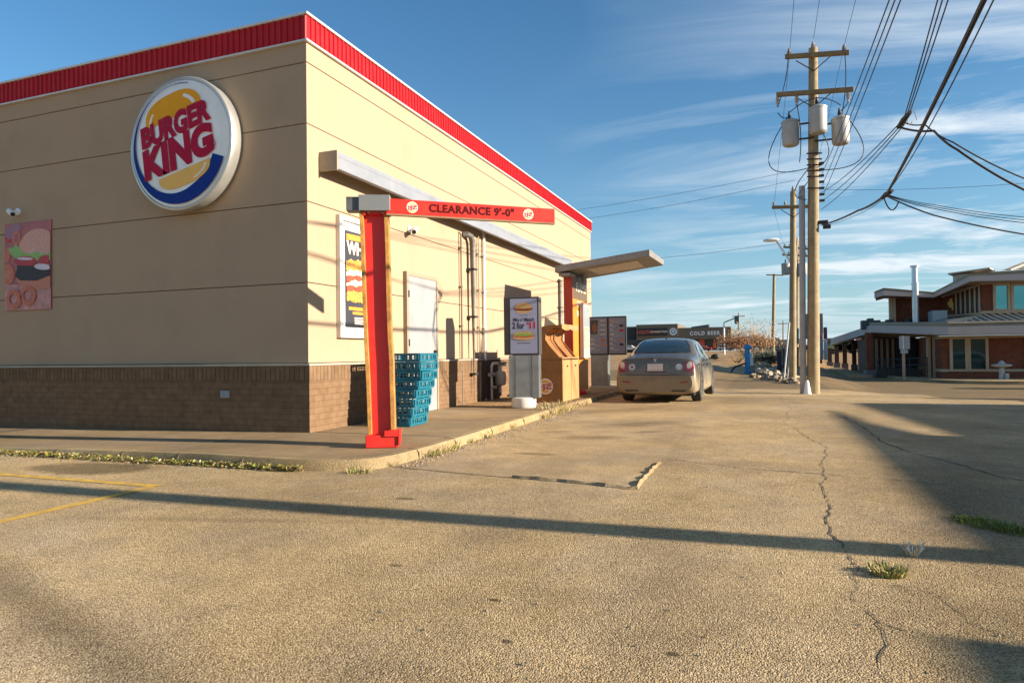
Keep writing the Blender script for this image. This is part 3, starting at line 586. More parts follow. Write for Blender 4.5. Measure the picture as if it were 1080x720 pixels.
# gas meter set on a dark board
t = thing('gas_meter', 'pale gas meter pipes on a dark board against the brick base', 'gas meter', (WX+.1, 14.1, .1))
mb = MB(); mb.box((WX+.058, 13.55, .16), (WX+.085, 14.62, .99)); mb.build('backboard', mat('board_brown', (.06, .042, .03), .8), t)
GASP = mat('gas_pipe_pale', (.50, .48, .40), .5, dirt=((.3, .2, .12), .4, 12))
mb = MB(); mb.lathe([(.05, -.17), (.11, -.15), (.13, -.06), (.13, .06), (.11, .15), (.05, .17)], mt=GASP, n=18, M=Matrix.Translation((WX+.22, 14.2, .58)) @ Matrix.Rotation(0, 4, 'X')); mb.build('meter_body', GASP, t, smooth=True)
mb = MB(); mb.tube([(WX+.2, 13.72, .12), (WX+.2, 13.72, .86), (WX+.2, 13.80, .92), (WX+.2, 14.1, .92), (WX+.2, 14.16, .86), (WX+.2, 14.16, .70)], .028, n=8)
mb.tube([(WX+.2, 14.26, .72), (WX+.2, 14.28, .84), (WX+.2, 14.42, .88), (WX+.2, 14.6, .87)], .025, n=8); mb.tube([(WX+.2, 14.2, .42), (WX+.2, 14.2, .25)], .03, n=8)
mb.build('pipe', GASP, t, smooth=True)
VG = mat('valve_grey', (.30, .29, .26), .5, .3)
mb = MB(); mb.tube([(WX+.2, 13.6, .68), (WX+.2, 13.86, .68)], .045, n=10); mb.build('valve', VG, t, smooth=True)
mb = MB(); mb.tube([(WX+.2, 13.72, .40), (WX+.32, 13.72, .40)], .035, n=10); mb.build('valve', VG, t, smooth=True)
mb = MB(); mb.lathe([(.02, 0), (.09, .02), (.09, .05), (.02, .08)], (WX+.2, 14.42, .89), None, 14); mb.build('regulator', VG, t, smooth=True)
# ------------------------------------------------------------------ clearance bar
cb_ = thing('clearance_bar', 'red clearance bar on a leaning battered post at the walkway corner', 'height bar', (-4.1, 6.75, .107))
RUST = mat('rusty_orange', (.42, .20, .045), .8, var=.35, scale=9, dirt=((.14, .08, .03), .7, 6), bump=.3, bscale=40); CRED = mat('post_red', (.62, .018, .012), .5, var=.1, dirt=((.35, .05, .03), .5, 3)); CBR = mat('beam_red', (.48, .018, .012), .6, var=.12, dirt=((.40, .08, .05), .25, 5), spec=.2)
ux = Vector((.90, .43, 0)).normalized(); uy = Vector((-ux.y, ux.x, 0))
pb0 = Vector((-4.10, 6.66, .24)); pt0 = Vector((-4.27, 6.80, 2.80))
def pp(f, a, b):           # along the post, across, depth
    c = pb0.lerp(pt0, f); bow = .003*math.sin(f*9)
    return c+ux*(a+bow)+uy*b
def plank(a0, a1, b0, b1, wob, mt, name, n=22):
    mb = MB(); vs = []
    for i in range(n+1):
        f = i/n; dd = wob(f)
        vs += [pp(f, a0+dd, b0), pp(f, a1+dd, b0), pp(f, a1+dd, b1), pp(f, a0+dd, b1)]
    fs = [(0, 1, 2, 3)[::-1], tuple(4*n+k for k in range(4))]
    for i in range(n):
        for k in range(4): fs.append((4*i+k, 4*i+(k+1) % 4, 4*i+4+(k+1) % 4, 4*i+4+k))
    mb.add(vs, fs); return mb.build(name, mt, cb_, bevel=.003)
plank(-.170, -.128, -.085, .10, lambda f: .012*(1-f), RUST, 'left_flange')
plank(.112, .158, -.085, .10, lambda f: -.014*(1-f)+.006*math.exp(-((f-.33)/.05)**2), RUST, 'right_flange')
plank(-.128, .112, -.015, .005, lambda f: 0, CRED, 'web')
Mb = Matrix((ux, uy, Vector((0, 0, 1)))).transposed().to_4x4(); Mb.translation = Vector((-4.07, 6.63, .107))
mb = MB(); mb.box((-.19, -.13, 0), (.17, .14, .14), None, Mb); mb.build('base_box', CRED, cb_, bevel=.008)
mb = MB(); mb.box((.02, -.15, .125), (.185, -.134, .19), None, Mb); mb.box((.172, -.15, .03), (.19, .10, .19), None, Mb); mb.box((.06, -.134, .142), (.172, .05, .19), None, Mb); mb.build('base_bracket', CRED, cb_, bevel=.003)
# head box and beam; the beam swings away from us over the lane
e0 = gy(411, 219, 6.80); e1 = Vector((-2.47, 8.10, 2.86)); e0 = Vector((-4.08, 6.78, 2.865))
bu = (e1-e0); bL = bu.length; bu.normalize(); bn = Vector((bu.y, -bu.x, 0)).normalized(); bz = bn.cross(bu)*-1
if bz.z < 0: bz = -bz
Mbm = Matrix((bu, -bn, bz)).transposed().to_4x4(); Mbm.translation = e0
hx = Vector((-4.40, 6.72, 2.89))
Mh = Matrix((ux, uy, Vector((0, 0, 1)))).transposed().to_4x4(); Mh.translation = Vector((-4.255, 6.78, 2.90))
HBX = mat('head_box_grey', (.20, .21, .21), .55, .3, dirt=((.3, .28, .24), .3, 5))
mb = MB(); mb.box((-.175, -.11, -.092), (.185, .11, .092), None, Mh); mb.build('head_box', HBX, cb_, bevel=.006)
mb = MB(); mb.box((-.32, -.075, -.085), (-.176, .09, .075), None, Mh); mb.build('counterweight', mat('head_box_dark', (.11, .115, .12), .6, .3), cb_, bevel=.004)
mb = MB(); mb.box((-.13, -.07, -.135), (-.10, .06, -.094), None, Mh); mb.box((.10, -.07, -.135), (.18, .06, -.094), None, Mh); mb.box((-.06, -.05, -.12), (.06, .05, -.094), None, Mh); mb.build('bracket', CRED, cb_)
mb = MB(); mb.box((-.02, -.022, -.088), (bL, .022, .088), None, Mbm); beam = mb.build('beam', CBR, cb_, bevel=.003)
mb = MB(); mb.box((-.02, -.026, -.106), (bL, .03, -.0885), None, Mbm); mb.build('beam_edge', mat('beam_edge_wood', (.24, .15, .08), .8), cb_)
Mbt = Matrix((bu, bz, bn)).transposed().to_4x4(); Mbt.translation = e0
mb = MB(); put_text(mb, 'CLEARANCE 9\'-0"', .128, Mbt, bL*.485, .0, .0245, mat('letter_maroon', (.07, .006, .008), .8, spec=.1), bold=.005, spacing=1.08); mb.build('lettering', None, beam)
def badge(name, parent, M, cx, cy, r, z):
    mb = MB(); flat(mb, ell(cx, cy, r, r, 28), z, mat('badge_cream', (.80, .68, .55), .5), M)
    put_text(mb, 'BURGER', r*.46, M, cx, cy+r*.17, z+.0015, SRED if name != 'badge_faded' else CBR, bold=r*.018, rot=.15)
    put_text(mb, 'KING', r*.66, M, cx+r*.02, cy-r*.26, z+.0015, SRED if name != 'badge_faded' else CBR, bold=r*.025, rot=.15)
    flat(mb, [(cx+(x-cx)*.5, cy+r*.5+(y-cy)*.25) for x, y in arch(cx, cy, r, r)], z+.0015, BUN, M)
    flat(mb, [(cx+(x-cx)*.5, cy-r*.55-(y-cy)*.25) for x, y in arch(cx, cy, r, r)][::-1], z+.0015, BUN, M)
    return mb.build('badge', None, parent)
badge('b', beam, Mbt, bL*.135, .0, .066, .0245); badge('b', beam, Mbt, bL*.83, .0, .066, .0245)
# ------------------------------------------------------------------ plastic crates
TEAL = mat('teal_plastic', (.005, .135, .20), .42, var=.15, scale=12, dirt=((.10, .12, .11), .35, 7))
def crate_mesh():
    Lx, Ly, H, tk = .58, .58, .122, .012; mb = MB()
    mb.box((-Lx/2, -Ly/2, 0), (Lx/2, Ly/2, .012)); 
    for sx_, sy_ in ((1, 0), (-1, 0), (0, 1), (0, -1)):
        Ln = Ly if sx_ else Lx
        def P(s0, s1, z0, z1, d0=0, d1=tk):
            if sx_: mb.box((sx_*(Lx/2-d1), s0, z0), (sx_*(Lx/2-d0), s1, z1))
            else: mb.box((s0, sy_*(Ly/2-d1), z0), (s1, sy_*(Ly/2-d0), z1))
        h = Ln/2-.0005 if sx_ else Ln/2-tk-.001
        P(-h, h, .0125, .035); P(-h, h, H-.03, H)                       # bottom and top rails
        k = 8
        for i in range(k+1):
            c = -h+2*h*i/k; wd_ = .010 if i not in (0, k, 2, 6) else .024
            P(max(-h, c-wd_), min(h, c+wd_), .035, H-.03, 0, tk)
        P(-h*.35, h*.35, .068, .08, .001, tk-.001)
        P(-h*.75, h*.75, .050, .056, .001, tk-.001)
        P(-h, h, H-.012, H+.003, -.010, 0)                                  # lip
        for c in (-h*.92, h*.92): P(c-.025, c+.025, .03, H, -.012, 0)
    return mb
cr0_ = None; random.seed(5)
names = ['bottom teal crate resting on the walkway', 'second teal crate from the bottom of the stack', 'third teal crate from the bottom of the stack', 'fourth teal crate from the bottom of the stack', 'middle teal crate, where the stack shifts outward',
         'teal crate just above the middle of the stack', 'third teal crate from the top of the stack', 'second teal crate from the top of the stack', 'topmost teal crate, turned open side up beside the door']
offs_ = [(-.03, -.04), (-.01, -.02), (.02, .0), (.03, .02), (.06, .06), (.10, .09), (.10, .10), (.09, .08)]
for i in range(8):
    mb = crate_mesh() if i == 0 else None
    if i == 0: o = cr0_ = mb.build('plastic_crate', TEAL, bevel=.003)
    else: o = cr0_.copy(); COL.objects.link(o)
    ox, oy = offs_[i]; o.location = (-5.07+ox*1.0, 8.82+oy*.8, .108+i*.1325); o.rotation_euler.z = math.radians(3+random.uniform(-2, 2))
    tag(o, names[i] if i < 7 else names[8], 'crate', 'teal crates stacked beside the door')
# ------------------------------------------------------------------ advert kiosk
ka = thing('advert_board', 'grey pillar board advertising a burger and sandwich deal, on a white round footing', 'menu board', (-4.33, 12.1, .107))
ka.rotation_euler.z = math.radians(9)
def KB(a, b, mt, name, bv=.006, parent=None):
    mb = MB(); mb.box(a, b); return mb.build(name, mt, parent or ka, bevel=bv, world=False)
mb = MB(); mb.lathe([(.22, 0), (.235, .02), (.235, .185), (.20, .20)], (-.01, -.0, 0), None, 32); mb.build('footing', mat('footing_white', (.62, .60, .55), .7, dirt=((.35, .28, .2), .4, 6)), ka, smooth=True, world=False)
KB((-.27, -.13, .19), (.31, .13, .995), GALV, 'pillar'); KB((-.15, -.136, .2), (-.142, -.13, .99), DARK, 'seam', 0); KB((.17, -.136, .2), (.178, -.13, .99), DARK, 'seam', 0)
cab = KB((-.36, -.11, 1.0), (.32, .20, 2.10), mat('cabinet_dark', (.06, .055, .05), .5), 'cabinet')
KB((-.255, -.135, 1.0), (.315, -.11, 2.095), BLACK, 'screen_frame', .004)
Mk = frame((-.23, -.137, 1.03), (1, 0, 0), (0, -1, 0))
mb = MB(); SCR = mat('poster_lilac', (.24, .26, .38), .4, var=.04)
SW, SH = .52, 1.035
flat(mb, [(0, 0), (SW, 0), (SW, SH), (0, SH)], .001, SCR, Mk)
DT = mat('print_black', (.03, .02, .03), .5)
put_text(mb, "Mix n' Match", .092, Mk, SW/2, .635, .0035, DT, bold=.003, sx=.84)
put_text(mb, '2 for', .165, Mk, .155, .52, .0035, DT, bold=.006, sx=.70); put_text(mb, '$', .085, Mk, .335, .555, .0035, SRED, bold=.003); put_text(mb, '11', .17, Mk, .425, .52, .0035, SRED, bold=.008, sx=.9)
PB1 = mat('print_bun_gold', (.42, .26, .10), .5, var=.25, scale=30); PG = mat('print_green', (.20, .32, .07), .5, var=.3, scale=40)
for k, (P, m_) in enumerate([(ell(.26, .80, .15, .045), PB1), (ell(.26, .835, .175, .03), MEAT), (ell(.26, .85, .185, .022), TOM), (ell(.26, .865, .18, .02), PG), ([(x, y) for x, y in arch(.26, .86, .16, .10, pw=2.2)], PB1), (ell(.26, .30, .21, .05), PB1), (ell(.26, .335, .215, .03), TOM), (ell(.26, .35, .21, .025), PG), (arch(.26, .35, .19, .065), PB1), (ell(.26, .365, .15, .02), PG)]):
    flat(mb, P, .003+k*.001, m_, Mk)
flat(mb, [(.13, .19), (.39, .19), (.39, .2), (.13, .2)], .003, DT, Mk); flat(mb, [(.18, .715), (.34, .715), (.34, .722), (.18, .722)], .003, DT, Mk)
mb.build('picture', None, cab, world=False)
# ------------------------------------------------------------------ double bin enclosure
bx0, bx1, by0, by1 = -4.70, -3.93, 13.32, 14.62
tb = thing('bin_enclosure', 'orange wooden double waste bin with curved side panels and restaurant badge', 'litter bin', (-4.4, 14.4, .107))
WD = mat('bin_board', (.30, .13, .038), .55, var=.2, scale=4, dirt=((.16, .08, .03), .4, 5)); WDL = mat('bin_front', (.46, .235, .095), .55, var=.12, dirt=((.3, .16, .07), .4, 4))
def side(y, tk=.03):
    pts = [(bx0, .112), (bx1, .112), (bx1, 1.03), (bx1-.06, 1.05), (bx1-.28, 1.30), (bx1-.36, 1.42), (bx1-.35, 1.55), (bx1-.26, 1.64), (bx1-.10, 1.665), (bx1-.02, 1.66), (bx1-.02, 1.71), (bx1-.25, 1.72), (bx1-.42, 1.69), (bx0+.1, 1.54), (bx0, 1.50)]
    mb = MB(); vs = [(p[0], y, p[1]) for p in pts]
    # split into convex-ish strips: lower box + upper swoop as triangles handled by blender's ngon
    mb.slab(vs, (0, tk, 0)); return mb
for y in (by0, (by0+by1)/2-.015, by1-.03): side(y).build('side_panel', WD, tb)
for i, y in enumerate((by0+.035, (by0+by1)/2+.02)):
    y2 = y+(by1-by0)/2-.055
    mb = MB(); mb.box((bx1-.028, y, .13), (bx1+.004, y2, .99)); dr = mb.build('door', WDL, tb, bevel=.004)
    mb = MB(); mb.lathe([(.018, 0), (.02, .02), (.012, .03)], (0, 0, 0), None, 12, Matrix.Translation((bx1+.004, (y+y2)/2, .86)) @ Matrix.Rotation(PI/2, 4, 'Y')); mb.build('latch', DARK, dr)
    mb = MB()        # curved chute between panels
    prof = [(bx1-.08, 1.0), (bx1-.30, 1.27), (bx1-.39, 1.42), (bx1-.38, 1.56), (bx1-.28, 1.665), (bx1-.02, 1.69)]
    vs = []
    for a, z in prof: vs += [(a, y+.001, z), (a, y2-.001, z)]
    mb.add(vs, [(2*k, 2*k+2, 2*k+3, 2*k+1) for k in range(len(prof)-1)]); mb.build('hood', WD, tb, smooth=True)
mb = MB(); mb.box((bx0, by0+.031, .115), (bx0+.02, by1-.031, 1.5)); mb.build('back_panel', WD, tb)
mb = MB(); mb.box((bx1-.03, by0-.004, 1.015), (bx1+.012, by1+.004, 1.045)); mb.build('rail', WDL, tb, bevel=.004)
mb = MB()     # wavy front trim over the hoods
pts = []
for i in range(25):
    f = i/24; pts.append((by0+(by1-by0)*f, 1.645-.035*abs(math.sin(f*2*PI))))
P = [(bx1-.015, a, z) for a, z in pts]+[(bx1-.015, by1, 1.735), (bx1-.015, by0, 1.735)]
mb.slab(P, (.02, 0, 0)); mb.build('wavy_trim', WDL, tb)
mb = MB(); mb.slab([(bx0+.28, by0+.3, 1.6), (bx0+.30, by0+.34, 1.92), (bx0+.40, by0+.36, 1.84), (bx0+.62, by0+.38, 1.66)], (0, .02, 0)); mb.build('fin', mat('fin_grey', (.22, .18, .13), .6), tb)
mb = MB(); mb.box((bx0+.002, by0-.003, .985), (bx1-.002, by0-.0005, .993)); mb.build('seam', BLACK, tb)
Mbn = frame((bx0, by0-.001, .107), (1, 0, 0), (0, -1, 0)); badge('b', tb, Mbn, .40, .34, .165, .003)
# ------------------------------------------------------------------ order canopy with fin
oc = thing('order_canopy', 'drive-through order canopy, flat grey roof on a red and orange fin', 'canopy', (-4.4, 16.3, .107))
ORG = mat('fin_orange', (.62, .22, .03), .45, var=.08); FRD = mat('fin_red', (.42, .035, .015), .45, var=.12); BRN = mat('fin_brown', (.12, .085, .05), .5)
fy0, fy1, fx = 15.62, 17.05, -4.33
mb = MB(); mb.box((fx-.22, fy0, .2), (fx, fy0+.035, 3.05)); mb.build('front_edge', FRD, oc, bevel=.004)
mb = MB(); mb.box((fx-.22, fy0+.036, .2), (fx-.002, fy1, 2.45)); fn = mb.build('fin', ORG, oc, bevel=.003)
mb = MB(); mb.box((fx-.22, fy0+.036, 2.453), (fx-.002, fy1, 3.05)); mb.build('fin_top', BRN, oc, bevel=.003)
mb = MB(); mb.lathe([(.27, 0), (.28, .03), (.26, .09), (.2, .12)], (fx-.05, fy0+.35, .108), None, 28); mb.build('base_plate', CRED, oc, smooth=True)
Mfn = frame((fx, fy0, 0), (0, 1, 0), (1, 0, 0)); mb = MB()
put_text(mb, 'FLAME', .30, Mfn, .80, 2.74, .003, CR, bold=.006, sx=1.1); put_text(mb, 'GRILLED', .20, Mfn, .82, 2.33, .003, CR, bold=.005, sx=1.15); put_text(mb, 'SINCE 1954', .17, Mfn, .82, 2.10, .003, CR, bold=.004, sx=1.05); mb.build('lettering', CR, fn)
mb = MB(); mb.box((fx+.03, 16.15, 1.0), (fx+.13, 16.75, 2.35)); op = mb.build('order_screen', mat('screen_case', (.34, .34, .34), .5), oc, bevel=.01)
mb = MB(); mb.box((fx+.131, 16.22, 1.25), (fx+.136, 16.68, 1.75)); mb.build('notice', mat('notice_pale', (.60, .38, .26), .5, var=.5, scale=12), op)
mb = MB(); mb.box((fx+.131, 16.2, 1.8), (fx+.135, 16.7, 2.28)); mb.build('screen', mat('screen_glass', (.30, .32, .34), .15), op)
# canopy slab: thin tapering wedge (section tapers to a sharp outer edge)
c = [gz(588, 276, 3.16), gz(691, 263, 3.30), gz(702, 275, 3.22), gz(603, 287, 3.08)]
A0 = Vector((-4.62, 15.15, 3.03)); A1 = Vector((-4.62, 17.1, 3.03)); B0 = Vector((-2.20, 14.95, 3.36)); B1 = Vector((-2.20, 17.0, 3.36))
B0 = Vector((-2.40, 15.15, 3.28)); B1 = Vector((-2.34, 16.95, 3.28))
CAN = mat('canopy_metal', (.24, .23, .22), .5, .2, dirt=((.35, .3, .24), .25, 3))
mb = MB(); T = Vector((0, 0, .15)); vs = [A0, B0, B1, A1, A0+T, B0+T, B1+T*.9, A1+T]
mb.add(vs, [(0, 3, 2, 1), (4, 5, 6, 7), (0, 1, 5, 4), (1, 2, 6, 5), (2, 3, 7, 6), (3, 0, 4, 7)]); rf = mb.build('roof', CAN, oc, bevel=.008)
def canz(x): return A0.z+(x-A0.x)/(B0.x-A0.x)*(B0.z-A0.z)
mb = MB(); q = [(-3.9, 15.45), (-2.75, 15.45), (-2.75, 16.6), (-3.9, 16.6)]
mb.slab([(x, y, canz(x)-.004) for x, y in q], (0, 0, -.012)); mb.build('light_panel', mat('light_panel', (.55, .50, .42), .4), rf)
mb = MB(); mb.box((-4.56, 15.25, 2.95), (-4.28, 15.75, 3.02)); mb.build('mount', CAN, oc, bevel=.004)
mb = MB(); mb.tube([(-4.42, 15.8, 2.86), (-4.42, 15.8, 3.06)], .1, n=16); mb.build('mount_collar', CAN, oc, smooth=True)
mb = MB(); mb.tube([(-4.2, 16.2, 2.86), (-4.2, 16.2, 3.10)], .05, n=12); mb.build('mount_bolt', CAN, oc, smooth=True)
# ------------------------------------------------------------------ menu board
mn = thing('menu_board', 'three-panel drive-through menu board behind the orange fin', 'menu board', (-4.4, 18.6, .107))
MY = 18.6
a_ = gy(597, 334, MY); b_ = gy(660, 333, MY); zb = gy(660, 374, MY).z; zt = b_.z
mb = MB(); mb.box((a_.x, MY, zb), (b_.x, MY+.12, zt)); cs = mb.build('case', BLACK, mn, bevel=.006)
edges = [597, 620.5, 641, 660]; MD = mat('menu_grey', (.21, .23, .29), .4, var=.15, scale=9); ML = mat('menu_light', (.40, .42, .46), .4)
xs = [gy(p, 350, MY).x for p in edges]
for i in range(3):
    x0, x1 = xs[i]+.03, xs[i+1]-.02; Mm = frame((x0, MY-.002, zb+.04), (1, 0, 0), (0, -1, 0)); W_, H_ = x1-x0, zt-zb-.08
    mb = MB(); flat(mb, [(0, 0), (W_, 0), (W_, H_), (0, H_)], .001, MD, Mm); random.seed(20+i)
    rows = 7
    for r in range(rows):
        y = H_*(.95-r*.13)
        if i == 1 and r < 4:
            if r == 0: flat(mb, [(.03, H_*.55), (W_*.45, H_*.55), (W_*.5, H_*.95), (.03, H_*.95)], .003, PD, Mm); flat(mb, ell(W_*.3, H_*.72, .07, .14), .005, mat('menu_photo_brown', (.22, .09, .05), .5), Mm)
            flat(mb, [(W_*.6, y-.03), (W_*.92, y-.03), (W_*.92, y-.015), (W_*.6, y-.015)], .003, CR, Mm); continue
        wl = random.uniform(.3, .6)*W_
        flat(mb, [(.04, y-.035), (.04+wl*.4, y-.035), (.04+wl*.4, y-.01), (.04, y-.01)], .003, CR if r else OR, Mm)
        for s_ in range(3): flat(mb, [(.04, y-.055-s_*.018), (.04+wl, y-.055-s_*.018), (.04+wl, y-.049-s_*.018), (.04, y-.049-s_*.018)], .003, ML, Mm)
        if r in (1, 2, 4, 5): flat(mb, ell(W_*.78, y-.05, W_*.14, .035), .004, [TOM, RING, BUNP, MEAT][(r+i) % 4], Mm)
    mb.build('panel', None, cs)
mb = MB(); p0 = gy(623, 380, MY); p1 = gy(641, 380, MY); mb.box((p0.x, MY+.01, .11), (p1.x, MY+.28, zb-.002)); mb.build('pillar', GALV, mn, bevel=.008)
mb = MB(); mb.box((p0.x-.02, MY-.06, .108), (p1.x+.75, MY+.5, .19)); mb.build('footing', mat('footing_stone', (.48, .42, .30), .8), mn, bevel=.01)
# ------------------------------------------------------------------ sedan
def catmull(P, n):
    """dense samples through points P (tuples), n per span"""
    out = []; K = len(P)
    for i in range(K-1):
        p0, p1, p2, p3 = [Vector(P[max(0, min(K-1, j))]) for j in (i-1, i, i+1, i+2)]
        for k in range(n):
            t = k/n; out.append(.5*((2*p1)+(p2-p0)*t+(2*p0-5*p1+4*p2-p3)*t*t+(3*p1-p0-3*p2+p3)*t**3))
    out.append(Vector(P[-1])); return out
def car_paint(name, col, dust, low=.55):
    if name in MATS: return MATS[name]
    m = mat(name, col, .38, .35, var=.06, coat=.45); nt = m.node_tree; p = nt.nodes['Principled BSDF']; src = p.inputs['Base Color'].links[0].from_socket
    tc = N(nt, 'ShaderNodeTexCoord'); sp = N(nt, 'ShaderNodeSeparateXYZ'); L(nt, tc.outputs['Object'], sp.inputs[0])
    nz = N(nt, 'ShaderNodeTexNoise'); nz.inputs['Scale'].default_value = 5; nz.inputs['Detail'].default_value = 9; L(nt, tc.outputs['Object'], nz.inputs['Vector'])
    f = M_(nt, 'ADD', M_(nt, 'MULTIPLY', sp.outputs[2], -1.0), M_(nt, 'MULTIPLY_ADD', nz.outputs[0], .5, low), None, True)      # road dust thrown up onto the lower body
    f = M_(nt, 'MULTIPLY_ADD', f, 1.7, .10, True); mx = N(nt, 'ShaderNodeMixRGB'); L(nt, f, mx.inputs[0]); L(nt, src, mx.inputs[1]); mx.inputs[2].default_value = dust+(1,)
    L(nt, mx.outputs[0], p.inputs['Base Color'])
    r = N(nt, 'ShaderNodeMapRange'); r.inputs[3].default_value = .20; r.inputs[4].default_value = .8; L(nt, f, r.inputs[0]); L(nt, r.outputs[0], p.inputs['Roughness'])
    c_ = M_(nt, 'MULTIPLY_ADD', f, -.8, .9, True); L(nt, c_, p.inputs['Coat Weight']); return m
GLASS = mat('tinted_glass', (.016, .028, .022), .03, 0, var=.3, scale=2, spec=1, coat=1)
RUB = mat('tyre_rubber', (.035, .032, .028), .85, dirt=((.25, .2, .13), .7, 6)); RIMM = mat('wheel_rim', (.35, .33, .29), .45, .6, dirt=((.25, .2, .13), .5, 6)); REDL = mat('tail_red', (.24, .012, .014), .22, coat=1, var=.05); CLR = mat('lamp_clear', (.50, .45, .38), .12, .2, coat=1)
PLATE = mat('plate_white', (.60, .56, .52), .5); CHR = mat('chrome', (.6, .6, .58), .2, 1)
def sedan(label, loc, rz, paint, group=None):
    root = thing('sedan_car', label, 'car', loc, group)
    # half sections, origin at rear bumper centre on the ground; y forward; list of (x, z): sill up to the centre line
    st = [
     (0.00, [(.50, .26), (.70, .30), (.78, .36), (.80, .44), (.79, .52), (.775, .575), (.76, .60), (.66, .605), (.45, .61), (.22, .61), (0, .61)]),
     (0.05, [(.52, .22), (.76, .26), (.845, .34), (.86, .45), (.855, .56), (.84, .62), (.80, .64), (.68, .645), (.45, .645), (.22, .645), (0, .645)]),
     (0.10, [(.54, .20), (.80, .24), (.865, .34), (.875, .46), (.87, .58), (.855, .68), (.82, .78), (.74, .86), (.50, .895), (.24, .905), (0, .91)]),
     (0.16, [(.55, .20), (.82, .24), (.875, .34), (.882, .47), (.876, .60), (.862, .73), (.83, .86), (.76, .955), (.52, .995), (.25, 1.01), (0, 1.015)]),
     (0.30, [(.55, .20), (.83, .24), (.882, .36), (.888, .50), (.882, .64), (.866, .78), (.838, .90), (.77, .975), (.53, 1.015), (.26, 1.03), (0, 1.035)]),
     (0.62, [(.55, .20), (.84, .24), (.888, .38), (.894, .53), (.886, .68), (.868, .81), (.842, .92), (.775, .99), (.54, 1.03), (.26, 1.045), (0, 1.05)]),
     (0.86, [(.55, .20), (.84, .24), (.888, .38), (.894, .53), (.886, .68), (.868, .82), (.845, .93), (.765, 1.02), (.58, 1.09), (.28, 1.12), (0, 1.125)]),
     (1.20, [(.55, .20), (.84, .23), (.886, .38), (.892, .53), (.884, .68), (.866, .83), (.845, .94), (.725, 1.16), (.60, 1.26), (.30, 1.30), (0, 1.31)]),
     (1.60, [(.55, .20), (.84, .22), (.884, .38), (.890, .53), (.882, .68), (.864, .83), (.842, .945), (.685, 1.28), (.58, 1.39), (.30, 1.435), (0, 1.44)]),
     (2.10, [(.55, .20), (.84, .22), (.882, .38), (.888, .53), (.880, .68), (.862, .83), (.838, .945), (.675, 1.31), (.57, 1.415), (.30, 1.455), (0, 1.46)]),
     (2.70, [(.55, .20), (.84, .22), (.882, .38), (.888, .53), (.880, .68), (.862, .82), (.836, .935), (.685, 1.27), (.58, 1.375), (.30, 1.415), (0, 1.42)]),
     (3.15, [(.55, .20), (.84, .22), (.884, .38), (.888, .53), (.880, .67), (.860, .81), (.834, .925), (.725, 1.08), (.60, 1.16), (.30, 1.20), (0, 1.21)]),
     (3.45, [(.55, .20), (.84, .23), (.884, .38), (.886, .53), (.876, .66), (.852, .79), (.825, .885), (.755, .945), (.58, .985), (.30, 1.005), (0, 1.01)]),
     (4.00, [(.55, .20), (.82, .24), (.868, .36), (.868, .50), (.852, .63), (.82, .74), (.785, .80), (.70, .84), (.52, .88), (.26, .905), (0, .91)]),
     (4.35, [(.52, .20), (.76, .24), (.81, .35), (.81, .47), (.79, .58), (.755, .66), (.71, .70), (.62, .73), (.46, .76), (.23, .78), (0, .785)]),
     (4.52, [(.46, .24), (.64, .28), (.69, .36), (.69, .45), (.67, .53), (.64, .58), (.60, .61), (.52, .63), (.38, .65), (.2, .66), (0, .665)])]
    rows = [catmull([(x, y, z) for x, z in pts], 3) for y, pts in st]; nj = len(rows[0])
    cols = [catmull([tuple(rows[i][j]) for i in range(len(st))], 4) for j in range(nj)]; ni = len(cols[0])
    G = [[cols[j][i] for j in range(nj)] for i in range(ni)]
    mb = MB(); vs = []
    for i in range(ni):
        half = G[i]; full = [Vector((-v.x, v.y, v.z)) for v in half]+[half[j] for j in range(nj-2, -1, -1)]; vs += full
    wn = 2*nj-1; fs = [(i*wn+j, i*wn+j+1, (i+1)*wn+j+1, (i+1)*wn+j) for i in range(ni-1) for j in range(wn-1)]
    fs += [tuple(range(wn)), tuple(range((ni-1)*wn, ni*wn))[::-1]]; fs += [(i*wn, (i+1)*wn, (i+1)*wn+wn-1, i*wn+wn-1) for i in range(ni-1)]
    mb.add(vs, fs)
    bv = BVHTree.FromPolygons([tuple(v) for v in mb.v], mb.f)
    body = mb.build('body', paint, root, smooth=True, world=False)
    def wrap(pts, o_dir, axis, off, mt, name, parent=body, nseg=10):
        """lay a convex outline (2-d) on the body: axis picks the plane, o_dir the ray"""
        d = Vector(o_dir).normalized(); cx = sum(p[0] for p in pts)/len(pts); cy = sum(p[1] for p in pts)/len(pts)
        dense = []
        for i in range(len(pts)):
            a, b = pts[i], pts[(i+1) % len(pts)]
            for k in range(4): dense.append((a[0]+(b[0]-a[0])*k/4, a[1]+(b[1]-a[1])*k/4))
        vs = []; nd = len(dense)
        def hit(p):
            q = {'y': Vector((p[0], -1, p[1])), 'x': Vector((2*(1 if d.x < 0 else -1), p[0], p[1])), 'z': Vector((p[0], p[1], 3))}[axis]
            r = bv.ray_cast(q, d); 
            if r[0] is None:
                r = bv.find_nearest(q+d*1.2); return r[0]+r[1]*off*(1 if r[1].dot(d) < 0 else -1)
            nn = r[1] if r[1].dot(d) < 0 else -r[1]
            return r[0]+nn*off*.5-d*off*.5
        vs.append(hit((cx, cy)))
        for k in range(1, nseg+1):
            for p in dense: vs.append(hit((cx+(p[0]-cx)*k/nseg, cy+(p[1]-cy)*k/nseg)))
        fs = [(0, 1+j, 1+(j+1) % nd) for j in range(nd)]
        for k in range(nseg-1):
            for j in range(nd): fs.append((1+k*nd+j, 1+(k+1)*nd+j, 1+(k+1)*nd+(j+1) % nd, 1+k*nd+(j+1) % nd))
        mb = MB(); mb.add(vs, fs); return mb.build(name, mt, parent, smooth=True, world=False)
    BY = (0, 1, 0)
